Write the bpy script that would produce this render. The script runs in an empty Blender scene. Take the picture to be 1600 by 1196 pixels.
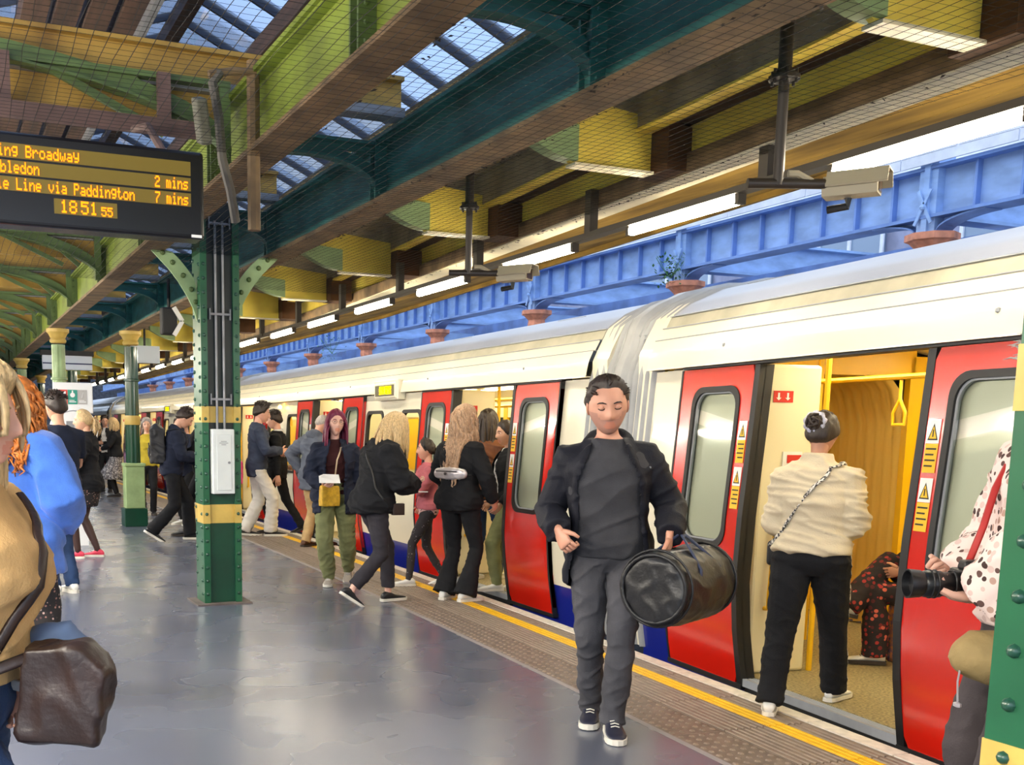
import bpy, bmesh, math, random
import numpy as np
from mathutils import Vector, Matrix, Euler, noise
random.seed(7)
SC = bpy.context.scene
COL = SC.collection
PI = math.pi
R = math.radians

# ------------------------------------------------------------------ camera
F_PX, CX, CY = 1676.6, 618.5, 920.5
PITCH, ROLL, YAW = -0.146, 0.011, 0.4004
EYE = Vector((0, 0, 1.5))
fwd = Vector((math.sin(YAW)*math.cos(PITCH), math.cos(YAW)*math.cos(PITCH), math.sin(PITCH)))
r0 = Vector((math.cos(YAW), -math.sin(YAW), 0)); u0 = r0.cross(fwd)
rgt = r0*math.cos(ROLL)+u0*math.sin(ROLL); upv = -r0*math.sin(ROLL)+u0*math.cos(ROLL)
cam = bpy.data.cameras.new('camera'); camo = bpy.data.objects.new('camera', cam); COL.objects.link(camo)
cam.sensor_fit = 'HORIZONTAL'; cam.sensor_width = 36.0
cam.lens = F_PX/1600*36.0
cam.shift_x = (800-CX)/1600; cam.shift_y = (CY-598)/1600
cam.clip_start = 0.05; cam.clip_end = 300
m = Matrix((rgt, upv, -fwd)).transposed().to_4x4(); m.translation = EYE
camo.matrix_world = m
SC.camera = camo

# ------------------------------------------------------------------ view, sky, daylight
SC.view_settings.view_transform = 'Standard'; SC.view_settings.look = 'None'
SC.view_settings.gamma = 1.0; SC.view_settings.use_curve_mapping = False
SC.view_settings.exposure = 1.45
w = bpy.data.worlds.new('sky'); SC.world = w; w.use_nodes = True
wn = w.node_tree.nodes; wl = w.node_tree.links
bg = wn['Background']; bg.inputs['Color'].default_value = (0.66, 0.80, 1.0, 1); bg.inputs['Strength'].default_value = 0.95
try:
    SC.cycles.max_bounces = 6; SC.cycles.diffuse_bounces = 3; SC.cycles.glossy_bounces = 3
    SC.cycles.transparent_max_bounces = 12; SC.cycles.caustics_reflective = False; SC.cycles.caustics_refractive = False
    SC.cycles.sample_clamp_indirect = 6.0; SC.cycles.use_denoising = True
except Exception: pass

# ------------------------------------------------------------------ materials
def lin(c):
    return tuple(((x/255)/12.92 if x/255 <= .04045 else ((x/255+.055)/1.055)**2.4) for x in c)
MATS = {}
def mat(name, rgb, rough=.6, metal=0, spec=.5, var=0.0, scale=6.0, rgb2=None, bump=0, bscale=60, emit=None, estr=0, stretch=None, coat=0, sheen=0, thr=(.35,.65), detail=4):
    if name in MATS: return MATS[name]
    mt = bpy.data.materials.new(name); mt.use_nodes = True
    nt = mt.node_tree; N = nt.nodes; L = nt.links
    b = N['Principled BSDF']
    c = lin(rgb)
    b.inputs['Base Color'].default_value = (*c, 1); b.inputs['Roughness'].default_value = rough
    b.inputs['Metallic'].default_value = metal; b.inputs['Specular IOR Level'].default_value = spec
    if coat: b.inputs['Coat Weight'].default_value = coat; b.inputs['Coat Roughness'].default_value = .08
    if sheen: b.inputs['Sheen Weight'].default_value = sheen
    mt.diffuse_color = (*c, 1)
    if emit:
        b.inputs['Emission Color'].default_value = (*lin(emit), 1); b.inputs['Emission Strength'].default_value = estr
    tc = None
    if var or rgb2 or bump:
        tc = N.new('ShaderNodeTexCoord'); mp = N.new('ShaderNodeMapping')
        L.new(tc.outputs['Object'], mp.inputs['Vector'])
        if stretch: mp.inputs['Scale'].default_value = stretch
    if var or rgb2:
        nz = N.new('ShaderNodeTexNoise'); nz.inputs['Scale'].default_value = scale; nz.inputs['Detail'].default_value = detail
        L.new(mp.outputs['Vector'], nz.inputs['Vector'])
        rp = N.new('ShaderNodeValToRGB')
        rp.color_ramp.elements[0].position = thr[0]; rp.color_ramp.elements[1].position = thr[1]
        c2 = lin(rgb2) if rgb2 else tuple(max(0, x*(1-var)) for x in c)
        c1 = c if rgb2 else tuple(min(1, x*(1+var*.6)) for x in c)
        rp.color_ramp.elements[0].color = (*c2, 1); rp.color_ramp.elements[1].color = (*c1, 1)
        L.new(nz.outputs['Fac'], rp.inputs['Fac']); L.new(rp.outputs['Color'], b.inputs['Base Color'])
    if bump:
        n2 = N.new('ShaderNodeTexNoise'); n2.inputs['Scale'].default_value = bscale; n2.inputs['Detail'].default_value = 3
        L.new(mp.outputs['Vector'], n2.inputs['Vector'])
        bp = N.new('ShaderNodeBump'); bp.inputs['Strength'].default_value = bump; bp.inputs['Distance'].default_value = .01
        L.new(n2.outputs['Fac'], bp.inputs['Height']); L.new(bp.outputs['Normal'], b.inputs['Normal'])
    MATS[name] = mt
    return mt
def emat(name, rgb, strength):
    if name in MATS: return MATS[name]
    mt = bpy.data.materials.new(name); mt.use_nodes = True; N = mt.node_tree.nodes; L = mt.node_tree.links
    N.remove(N['Principled BSDF']); e = N.new('ShaderNodeEmission')
    e.inputs['Color'].default_value = (*lin(rgb), 1); e.inputs['Strength'].default_value = strength
    L.new(e.outputs[0], N['Material Output'].inputs[0]); MATS[name] = mt
    return mt
def glassmat(name, tint=(235,240,238), refl=.12, dirt=0.0, dirtcol=(200,210,220)):
    if name in MATS: return MATS[name]
    mt = bpy.data.materials.new(name); mt.use_nodes = True; N = mt.node_tree.nodes; L = mt.node_tree.links
    N.remove(N['Principled BSDF'])
    t = N.new('ShaderNodeBsdfTransparent'); t.inputs[0].default_value = (*lin(tint), 1)
    g = N.new('ShaderNodeBsdfGlossy'); g.inputs['Roughness'].default_value = .03
    fr = N.new('ShaderNodeLayerWeight'); fr.inputs['Blend'].default_value = refl
    mx = N.new('ShaderNodeMixShader'); L.new(fr.outputs['Fresnel'], mx.inputs[0]); L.new(t.outputs[0], mx.inputs[1]); L.new(g.outputs[0], mx.inputs[2])
    last = mx
    if dirt:
        d = N.new('ShaderNodeBsdfTranslucent'); d.inputs[0].default_value = (*lin(dirtcol), 1)
        m2 = N.new('ShaderNodeMixShader'); m2.inputs[0].default_value = dirt
        L.new(mx.outputs[0], m2.inputs[1]); L.new(d.outputs[0], m2.inputs[2]); last = m2
    L.new(last.outputs[0], N['Material Output'].inputs[0]); MATS[name] = mt
    return mt
def spotmat(name, base, cols, scale=40, rough=.8, thr=.42, rand=1.0):
    """cells of other colours scattered over a base colour: printed cloth"""
    if name in MATS: return MATS[name]
    mt = mat(name, base, rough); N = mt.node_tree.nodes; L = mt.node_tree.links; b = N['Principled BSDF']
    tc = N.new('ShaderNodeTexCoord'); v = N.new('ShaderNodeTexVoronoi'); v.inputs['Scale'].default_value = scale; v.inputs['Randomness'].default_value = rand
    L.new(tc.outputs['Object'], v.inputs['Vector'])
    rp = N.new('ShaderNodeValToRGB'); rp.color_ramp.interpolation = 'CONSTANT'
    el = rp.color_ramp.elements
    el[0].position = 0; el[0].color = (*lin(cols[0]), 1); el[1].position = 1/len(cols); el[1].color = (*lin(cols[min(1,len(cols)-1)]), 1)
    for i in range(2, len(cols)):
        e = el.new(i/len(cols)); e.color = (*lin(cols[i]), 1)
    sp = N.new('ShaderNodeSeparateColor'); L.new(v.outputs['Color'], sp.inputs[0]); L.new(sp.outputs[0], rp.inputs['Fac'])
    lt = N.new('ShaderNodeMath'); lt.operation = 'LESS_THAN'; lt.inputs[1].default_value = thr; L.new(v.outputs['Distance'], lt.inputs[0])
    mx = N.new('ShaderNodeMix'); mx.data_type = 'RGBA'
    L.new(lt.outputs[0], mx.inputs['Factor']); mx.inputs['A'].default_value = (*lin(base), 1); L.new(rp.outputs['Color'], mx.inputs['B'])
    L.new(mx.outputs['Result'], b.inputs['Base Color'])
    return mt

# ------------------------------------------------------------------ object helpers
def tag(o, label=None, cat=None, group=None, kind=None):
    if label: o['label'] = label
    if cat: o['category'] = cat
    if group: o['group'] = group
    if kind: o['kind'] = kind
    return o
def empty(name, loc=(0,0,0), rz=0, **kw):
    o = bpy.data.objects.new(name, None); COL.objects.link(o); o.empty_display_size = .1
    o.location = loc; o.rotation_euler = (0, 0, rz)
    return tag(o, **kw)
class MB:
    def __init__(s): s.v = []; s.f = []; s.m = []
    def add(s, vs, fs, mi=0):
        b = len(s.v); s.v += [tuple(p) for p in vs]; s.f += [tuple(b+i for i in f) for f in fs]; s.m += [mi]*len(fs); return s
    def box(s, x0, x1, y0, y1, z0, z1, mi=0, M=None):
        vs = [(x0,y0,z0),(x1,y0,z0),(x1,y1,z0),(x0,y1,z0),(x0,y0,z1),(x1,y0,z1),(x1,y1,z1),(x0,y1,z1)]
        if M is not None: vs = [M @ Vector(p) for p in vs]
        return s.add(vs, [(0,3,2,1),(4,5,6,7),(0,1,5,4),(1,2,6,5),(2,3,7,6),(3,0,4,7)], mi)
    def bar(s, a, b, w, h, mi=0, up=(0,0,1)):
        """box beam from a to b, width w (sideways), height h (along up)"""
        a = Vector(a); b = Vector(b); d = (b-a); d.normalize(); u = Vector(up); sd = d.cross(u)
        if sd.length < 1e-4: sd = d.cross(Vector((1,0,0)))
        sd.normalize(); u = sd.cross(d)
        vs = [p+sd*i*w/2+u*j*h/2 for p in (a, b) for i, j in ((-1,-1),(1,-1),(1,1),(-1,1))]
        return s.add(vs, [(0,1,2,3),(7,6,5,4),(0,4,5,1),(1,5,6,2),(2,6,7,3),(3,7,4,0)], mi)
    def tube(s, pts, rad, n=8, mi=0, closed=False, cap=True, flat=1.0, up=None):
        pts = [Vector(p) for p in pts]; k = len(pts)
        rs = rad if isinstance(rad, (list, tuple)) else [rad]*k
        tang = [(pts[min(i+1,k-1)]-pts[max(i-1,0)]) for i in range(k)]
        if closed: tang = [pts[(i+1)%k]-pts[i-1] for i in range(k)]
        ref = Vector(up) if up else Vector((0,0,1))
        t0 = tang[0].normalized()
        if abs(t0.dot(ref)) > .95: ref = Vector((1,0,0))
        nrm = (ref - t0*ref.dot(t0)).normalized()
        b = len(s.v)
        for i in range(k):
            t = tang[i].normalized() if tang[i].length > 1e-9 else t0
            nrm = (nrm - t*nrm.dot(t))
            nrm = nrm.normalized() if nrm.length > 1e-6 else Vector((0,1,0))
            bn = t.cross(nrm)
            for j in range(n):
                a = 2*PI*j/n
                s.v.append(tuple(pts[i]+bn*(math.cos(a)*rs[i])+nrm*(math.sin(a)*rs[i]*flat)))
        q = k if closed else k-1
        for i in range(q):
            i2 = (i+1) % k
            for j in range(n):
                s.f.append((b+i*n+j, b+i*n+(j+1)%n, b+i2*n+(j+1)%n, b+i2*n+j)); s.m.append(mi)
        if cap and not closed:
            s.f.append(tuple(b+j for j in range(n))[::-1]); s.m.append(mi)
            s.f.append(tuple(b+(k-1)*n+j for j in range(n))); s.m.append(mi)
        return s
    def cyl(s, c0, c1, r0, r1=None, n=16, mi=0):
        return s.tube([c0, c1], [r0, r0 if r1 is None else r1], n, mi)
    def lathe(s, prof, n=20, mi=0, c=(0,0,0)):
        b = len(s.v); k = len(prof)
        for r, z in prof:
            for j in range(n):
                a = 2*PI*j/n; s.v.append((c[0]+r*math.cos(a), c[1]+r*math.sin(a), c[2]+z))
        for i in range(k-1):
            for j in range(n): s.f.append((b+i*n+j, b+i*n+(j+1)%n, b+(i+1)*n+(j+1)%n, b+(i+1)*n+j)); s.m.append(mi)
        s.f.append(tuple(b+j for j in range(n))[::-1]); s.m.append(mi)
        s.f.append(tuple(b+(k-1)*n+j for j in range(n))); s.m.append(mi)
        return s
    def ball(s, c, r, n=8, mi=0, sc=(1,1,1), M=None):
        b = len(s.v); h = max(3, n//2)
        for i in range(h+1):
            t = PI*i/h
            for j in range(n):
                a = 2*PI*j/n; p = Vector((r*sc[0]*math.sin(t)*math.cos(a), r*sc[1]*math.sin(t)*math.sin(a), r*sc[2]*math.cos(t)))
                if M is not None: p = M @ p
                s.v.append(tuple(Vector(c)+p))
        for i in range(h):
            for j in range(n): s.f.append((b+i*n+j, b+(i+1)*n+j, b+(i+1)*n+(j+1)%n, b+i*n+(j+1)%n)); s.m.append(mi)
        return s
    def prism(s, poly, axis, a, b, mi=0):
        """extrude a 2D polygon along an axis ('x': poly is (y,z); 'y': (x,z); 'z': (x,y))"""
        n = len(poly)
        def P(p, t): return {'x': (t,p[0],p[1]), 'y': (p[0],t,p[1]), 'z': (p[0],p[1],t)}[axis]
        vs = [P(p,a) for p in poly]+[P(p,b) for p in poly]
        fs = [tuple(range(n))[::-1], tuple(range(n,2*n))]+[(i,(i+1)%n,n+(i+1)%n,n+i) for i in range(n)]
        return s.add(vs, fs, mi)
    def strip(s, inner, outer, axis, a, b, mi=0):
        """a solid band between two equal-length 2D polylines, extruded along an axis (arches)"""
        n = len(inner)
        def P(p, t): return {'x': (t,p[0],p[1]), 'y': (p[0],t,p[1]), 'z': (p[0],p[1],t)}[axis]
        vs = [P(p,a) for p in inner]+[P(p,a) for p in outer]+[P(p,b) for p in inner]+[P(p,b) for p in outer]
        fs = []
        for i in range(n-1):
            fs += [(i,i+1,n+i+1,n+i),(2*n+i,3*n+i,3*n+i+1,2*n+i+1),(i,2*n+i,2*n+i+1,i+1),(n+i,n+i+1,3*n+i+1,3*n+i)]
        fs += [(0,n,3*n,2*n),(n-1,2*n+n-1,3*n+n-1,n+n-1)]
        return s.add(vs, fs, mi)
    def mesh(s, name, mats, smooth=False):
        me = bpy.data.meshes.new(name); me.from_pydata(s.v, [], s.f)
        for mt in (mats if isinstance(mats, (list, tuple)) else [mats]): me.materials.append(mt)
        if any(s.m): me.polygons.foreach_set('material_index', s.m)
        if smooth:
            me.polygons.foreach_set('use_smooth', [True]*len(me.polygons))
        bm = bmesh.new(); bm.from_mesh(me); bmesh.ops.recalc_face_normals(bm, faces=bm.faces[:]); bm.to_mesh(me); bm.free()
        if smooth and smooth != 'all':
            try: me.set_sharp_from_angle(angle=R(40))
            except Exception: pass
        return me
    def build(s, name, mats, parent=None, smooth=False, **kw):
        return link(name, s.mesh(name, mats, smooth), parent, **kw)
def link(name, me, parent=None, loc=None, rz=None, **kw):
    o = bpy.data.objects.new(name, me); COL.objects.link(o)
    if parent is not None: o.parent = parent
    if loc is not None: o.location = loc
    if rz is not None: o.rotation_euler = (0,0,rz)
    return tag(o, **kw)
def copy_tree(o, parent=None):
    c = o.copy(); COL.objects.link(c)
    if parent is not None: c.parent = parent
    for ch in list(o.children): copy_tree(ch, c)
    return c
def bevel(o, wd=.006, seg=2):
    md = o.modifiers.new('bevel', 'BEVEL'); md.width = wd; md.segments = seg; md.limit_method = 'ANGLE'; md.angle_limit = R(40)
    return o
def area_lamp(name, loc, size, size_y, power, col, rot=(0,0,0), parent=None, spread=180):
    l = bpy.data.lights.new(name, 'AREA'); l.shape = 'RECTANGLE'; l.size = size; l.size_y = size_y
    l.energy = power; l.color = lin(col) if max(col) > 1 else col; l.spread = R(spread)
    o = bpy.data.objects.new(name, l); COL.objects.link(o); o.location = loc; o.rotation_euler = rot
    if parent is not None: o.parent = parent
    return o
# ------------------------------------------------------------------ colours
M_floor = mat('platform_floor', (88,93,108), .26, spec=.6, var=.10, scale=.8, detail=2, thr=(.2,.8))
def _floor_rough():
    nt = M_floor.node_tree; N = nt.nodes; L = nt.links; b = N['Principled BSDF']
    tc = N.new('ShaderNodeTexCoord'); nz = N.new('ShaderNodeTexNoise'); nz.inputs['Scale'].default_value = 1.6; nz.inputs['Detail'].default_value = 2
    L.new(tc.outputs['Object'], nz.inputs['Vector'])
    mr = N.new('ShaderNodeMapRange'); mr.interpolation_type = 'SMOOTHERSTEP'; mr.inputs['From Min'].default_value = .15; mr.inputs['From Max'].default_value = .85
    mr.inputs['To Min'].default_value = .21; mr.inputs['To Max'].default_value = .32
    L.new(nz.outputs['Fac'], mr.inputs['Value']); L.new(mr.outputs['Result'], b.inputs['Roughness'])
_floor_rough()
M_slab = mat('paving_stone', (112,100,92), .45, var=.25, scale=9, bump=.15, bscale=80)
M_rib = mat('paving_rib', (128,114,102), .42, var=.2, scale=14)
M_white = mat('white_line', (214,208,196), .5, var=.15, scale=20)
M_yellow = mat('yellow_line', (226,178,20), .5, var=.12, scale=20)
M_dark = mat('dark_steel', (30,28,27), .6, var=.3)
M_black = mat('black_rubber', (24,24,26), .5)
M_ballast = mat('ballast', (40,36,32), .9, var=.5, scale=20, bump=.8, bscale=40)
M_red = mat('train_red', (205,32,18), .22, spec=.55, coat=.5)
M_cream = mat('train_cream', (226,220,200), .28, spec=.5, coat=.3, var=.03, scale=2)
M_blue = mat('train_blue', (24,36,132), .3, coat=.4)
M_roof = mat('train_roof', (152,156,170), .42, metal=.1, var=.08, scale=3, stretch=(1,.3,1))
M_gutter = mat('train_gutter', (170,166,148), .5, var=.15, scale=4)
M_bellow = mat('bellows_grey', (150,152,156), .5, var=.12)
M_grey = mat('panel_grey', (150,154,160), .45, var=.1)
M_iny = mat('interior_yellow', (240,186,12), .4)
M_inc = mat('interior_cream', (232,222,186), .4)
M_infl = mat('interior_floor', (150,136,96), .55, var=.5, scale=60)
M_inb = mat('interior_bellows', (236,196,96), .7)
M_seat = mat('seat_moquette', (46,58,110), .9, rgb2=(190,120,40), scale=30)
M_glass = glassmat('train_glass', (226,232,226), .10)
M_lampin = emat('lamp_interior', (255,240,205), 10)
M_stw = mat('sticker_white', (235,235,230), .5)
M_sty = mat('sticker_yellow', (236,186,24), .5)
M_str = mat('sticker_red', (205,40,24), .5)
M_stk = mat('sticker_black', (30,30,28), .6)
M_led = emat('led_yellow', (255,214,0), 2.2)

# ------------------------------------------------------------------ platform
def E(y):
    def q(t): return 4.18+.0744*(t-3.5)-.00325*(t-3.5)*(t-7.8)
    if y < 2.5: return q(2.5)+(y-2.5)*.088
    if y > 17.1: return q(17.1)
    return q(y)
def Eh(y):
    return math.atan2(E(y+.05)-E(y-.05), .1)
YS = [-4+.5*i for i in range(150)]
mb = MB()
inner = -9.0
KW = .93
vs = []; fs = []
for y in YS: vs += [(inner,y,0),(E(y)-KW,y,0),(E(y)-KW,y,-.3),(inner,y,-.3)]
for i in range(len(YS)-1):
    a = 4*i; fs += [(a,a+1,a+5,a+4),(a+1,a+2,a+6,a+5)]
mb.add(vs, fs); floor = mb.build('floor', M_floor, kind='structure', label='glossy dark grey painted station platform floor with pale reflections')
mb = MB(); vs = []; fs = []
for y in YS: vs += [(E(y)-KW,y,-.05),(E(y)-.004,y,-.05),(E(y)-.004,y,-1.05),(E(y)-.3,y,-1.05)]
for i in range(len(YS)-1):
    a = 4*i; fs += [(a,a+1,a+5,a+4),(a+1,a+2,a+6,a+5)]
mb.add(vs, fs); mb.build('platform_wall', M_dark, floor)
mb = MB(); mb.box(3.5,12,-5,72,-1.25,-1.05)
mb.build('track_bed', M_ballast, kind='structure', label='dark stony track bed in the gap under the train')
# pale seam where the painted floor meets the paving
mb = MB(); vs = []; fs = []
for y in YS: vs += [(E(y)-KW-.03,y,.001),(E(y)-KW,y,.006),(E(y)-KW+.004,y,.001)]
for i in range(len(YS)-1):
    a = 3*i; fs += [(a,a+1,a+4,a+3),(a+1,a+2,a+5,a+4)]
mb.add(vs, fs); mb.build('floor_seam', mat('seam_grey', (132,126,128), .5), floor)
# ribbed coping slabs and blistered tactile slabs, one by one
SL = .6
mb = MB()
mb.box(-.62,-.002,.003,SL-.003,-.06,0, 0)
NR = 13
for i in range(NR):
    x0 = -.61+i*.039
    mi = 3 if -.35 < x0+.013 < -.235 else 1
    mb.add([(x0,.004,0),(x0+.004,.004,.006),(x0+.022,.004,.006),(x0+.026,.004,0),(x0,SL-.004,0),(x0+.004,SL-.004,.006),(x0+.022,SL-.004,.006),(x0+.026,SL-.004,0)],
           [(0,1,5,4),(1,2,6,5),(2,3,7,6),(0,3,2,1),(4,5,6,7)], mi)
mb.box(-.345,-.245,.003,SL-.003,0,.0035,3)
mb.box(-.095,-.001,.003,SL-.003,-.06,.007,2)
me_cop = mb.mesh('coping_slab', [M_slab, M_rib, M_white, M_yellow])
mb = MB(); mb.box(-KW+.003,-.625,.003,SL-.003,-.06,0,0)
for i in range(5):
    for j in range(9):
        cx, cyy = -KW+.04+i*.06, .045+j*.064
        b = [(cx+.017*math.cos(k*PI/3), cyy+.017*math.sin(k*PI/3), 0) for k in range(6)]+[(cx+.009*math.cos(k*PI/3), cyy+.009*math.sin(k*PI/3), .006) for k in range(6)]
        mb.add(b, [(k,(k+1)%6,6+(k+1)%6,6+k) for k in range(6)]+[tuple(range(6,12))], 1)
me_tac = mb.mesh('tactile_slab', [M_slab, M_rib])
y = 1.2
while y < 42:
    for me in (me_cop, me_tac):
        o = link(me.name, me, floor, (E(y),y,0), -Eh(y+SL/2))
    y += SL

# ------------------------------------------------------------------ train
PROF = [(-.60,.05),(-.35,.02),(-.05,0),(.15,-.035),(.3,-.06),(.6,-.085),(1.0,-.07),(1.5,-.03),(1.92,0),(2.06,.03),(2.15,.07),(2.32,.16),(2.42,.30),(2.53,.55),(2.61,.9),(2.65,1.46)]
def pd(z):
    for (z0,d0),(z1,d1) in zip(PROF, PROF[1:]):
        if z <= z1: return d0+(d1-d0)*max(0,(z-z0))/(z1-z0)
    return PROF[-1][1]
ZC = [-.6,-.35,-.05,.08,.15,.22,.3,.45,.6,.8,1.0,1.25,1.5,1.7,1.92]
CARL, DOORS, OH, LW, WID = 13.8, (1.95,6.9,11.85), .66, .86, 2.92
def zcuts(z0, z1): return [z0]+[z for z in ZC if z0+.02 < z < z1-.02]+[z1]
def side_patch(mb, u0, u1, z0, z1, off, mi=0, thick=0.0, mirror=False):
    zs = zcuts(z0, z1)
    def X(z, o): 
        d = pd(z)+off+o
        return WID-d if mirror else d
    n = len(zs)
    vs = [(X(z,0),u,z) for u in (u0,u1) for z in zs]
    fs = [(i,i+1,n+i+1,n+i) for i in range(n-1)]
    if thick:
        vs += [(X(z,thick),u,z) for u in (u0,u1) for z in zs]
        fs += [(2*n+i,3*n+i,3*n+i+1,2*n+i+1) for i in range(n-1)]
        fs += [(i,2*n+i,2*n+i+1,i+1) for i in range(n-1)]+[(n+i,n+i+1,3*n+i+1,3*n+i) for i in range(n-1)]
        fs += [(0,n,3*n,2*n),(n-1,3*n-1,4*n-1,2*n-1)]
    mb.add(vs, fs, mi)
def rrect(u0, u1, z0, z1, r, nc=6, ns=8):
    """rounded rectangle outline and the matching outline of its bounding box, same number of points"""
    a, b = [], []
    cs = [((u1-r,z1-r),0),((u0+r,z1-r),90),((u0+r,z0+r),180),((u1-r,z0+r),270)]
    cor = [(u1,z1),(u0,z1),(u0,z0),(u1,z0)]
    for k,((cu,cz),st) in enumerate(cs):
        for i in range(nc+1):
            t = R(st+90*i/nc); a.append((cu+r*math.cos(t), cz+r*math.sin(t)))
        nx = cs[(k+1)%4][0]; st2 = R(cs[(k+1)%4][1])
        p, q = a[-1], (nx[0]+r*math.cos(st2), nx[1]+r*math.sin(st2))
        for i in range(1, ns): a.append((p[0]+(q[0]-p[0])*i/ns, p[1]+(q[1]-p[1])*i/ns))
    return a
def on_box(a, u0, u1, z0, z1):
    cu, cz = (u0+u1)/2, (z0+z1)/2; hu, hz = (u1-u0)/2, (z1-z0)/2; out = []
    iu0,iu1 = min(p[0] for p in a), max(p[0] for p in a); iz0,iz1 = min(p[1] for p in a), max(p[1] for p in a)
    for u, z in a:
        fu = (u-(iu0+iu1)/2)/((iu1-iu0)/2); fz = (z-(iz0+iz1)/2)/((iz1-iz0)/2)
        m = max(abs(fu), abs(fz)); out.append((cu+hu*fu/m, cz+hz*fz/m))
    return out
def ring_patch(mb, outer, inner, off, thick, mi=0, layers=2, mirror=False):
    n = len(outer); b = []
    def P(u, z, o):
        d = pd(z)+off+o; return (WID-d if mirror else d, u, z)
    for o in (0, thick):
        for l in range(layers+1):
            t = l/layers
            b += [P(p[0]+(q[0]-p[0])*t, p[1]+(q[1]-p[1])*t, o) for p, q in zip(outer, inner)]
    fs = []; S = n*(layers+1)
    for l in range(layers):
        for i in range(n):
            j = (i+1) % n
            fs += [(l*n+i,l*n+j,(l+1)*n+j,(l+1)*n+i),(S+l*n+i,S+(l+1)*n+i,S+(l+1)*n+j,S+l*n+j)]
    for i in range(n):
        j = (i+1) % n
        fs += [(i,S+i,S+j,j),(layers*n+i,layers*n+j,S+layers*n+j,S+layers*n+i)]
    mb.add(b, fs, mi)
def fill_patch(mb, loop, off, mi=0, mirror=False):
    cu = sum(p[0] for p in loop)/len(loop)
    # rows of quads by height
    zs = sorted({round(p[1],4) for p in loop}); L_ = {}; 
    for u, z in loop:
        z = round(z,4); a = L_.setdefault(z, [u,u]); a[0] = min(a[0],u); a[1] = max(a[1],u)
    vs = []; fs = []
    for z in zs:
        d = pd(z)+off; x = WID-d if mirror else d
        vs += [(x,L_[z][0],z),(x,L_[z][1],z)]
    for i in range(len(zs)-1): fs.append((2*i,2*i+1,2*i+3,2*i+2))
    mb.add(vs, fs, mi)
def inset(a, k):
    u0,u1 = min(p[0] for p in a), max(p[0] for p in a); z0,z1 = min(p[1] for p in a), max(p[1] for p in a)
    cu, cz = (u0+u1)/2, (z0+z1)/2
    return [(cu+(u-cu)*(1-2*k/(u1-u0)), cz+(z-cz)*(1-2*k/(z1-z0))) for u, z in a]
# --- shared meshes: a door leaf whose opening edge is at u=0 and whose body runs to u=+LW (the other hand is mirrored)
def leaf_meshes(sgn):
    out = {}
    u0, u1 = 0, LW
    def S(mb):
        mb.v = [(x, y*sgn, z) for x, y, z in mb.v]; return mb
    win = rrect(.17, .69, .80, 1.80, .11)
    mb = MB(); outer = on_box(win, .05, LW, -.04, 1.92); ring_patch(mb, outer, win, 0, .035, 0, 3)
    out['panel'] = S(mb).mesh('door_panel', [M_red], True)
    mb = MB(); side_patch(mb, 0, .05, -.04, 1.92, -.004, 0, .045); side_patch(mb, LW-.02, LW, -.04, 1.92, -.003, 0, .04)
    mb.box(pd(0)-.002,.05,0,LW,-.07,-.04)
    out['seal'] = S(mb).mesh('door_seal', [M_black])
    mb = MB(); o2 = inset(win, -.004); ring_patch(mb, o2, inset(win, .032), -.008, .045, 0, 1)
    out['frame'] = S(mb).mesh('window_frame', [M_black], True)
    mb = MB(); ring_patch(mb, inset(win, .030), inset(win, .042), .006, .02, 0, 1); out['trim'] = S(mb).mesh('window_trim', [M_grey], True)
    mb = MB(); fill_patch(mb, inset(win, .030), .014); out['glass'] = S(mb).mesh('window_glass', [M_glass], True)
    # two warning notices
    mb = MB()
    for z in (1.34, 1.06):
        x = lambda zz, o: pd(zz)-.0035-o
        def rect(ua, ub, za, zb, mi, o=0): mb.add([(x(za,o),ua,za),(x(za,o),ub,za),(x(zb,o),ub,zb),(x(zb,o),ua,zb)], [(0,1,2,3)], mi)
        rect(.062,.142,z+.13,z+.245,0)
        mb.add([(x(z+.145,.0008),.07,z+.145),(x(z+.145,.0008),.134,z+.145),(x(z+.225,.0008),.102,z+.225)], [(0,1,2)], 2)
        mb.add([(x(z+.152,.0014),.079,z+.152),(x(z+.152,.0014),.125,z+.152),(x(z+.212,.0014),.102,z+.212)], [(0,1,2)], 1)
        rect(.098,.106,z+.16,z+.195,2,.002)
        rect(.062,.142,z-.01,z+.128,1)
        for k in range(4): rect(.07,.134-.012*(k%2),z+.1-.027*k,z+.108-.027*k,2,.001)
    out['notice'] = S(mb).mesh('warning_notice', [M_stw, M_sty, M_stk])
    return out
LEAF = {1: leaf_meshes(1), -1: leaf_meshes(-1)}
def window_meshes():
    out = {}
    win = rrect(0, .60, .84, 1.74, .09)
    mb = MB(); ring_patch(mb, inset(win,-.004), inset(win,.035), .028, .045, 0, 1); out['frame'] = mb.mesh('window_frame', [M_black], True)
    mb = MB(); fill_patch(mb, inset(win,.03), .05); out['glass'] = mb.mesh('window_glass', [M_glass], True)
    mb = MB(); ring_patch(mb, on_box(win,-.02,.62,.80,1.78), win, .04, .03, 0, 1); out['surround'] = mb.mesh('window_surround', [M_cream], True)
    return out
WINM = window_meshes()
WINU = [(3.53,4.13),(4.72,5.32),(8.48,9.08),(9.67,10.27)]
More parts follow.
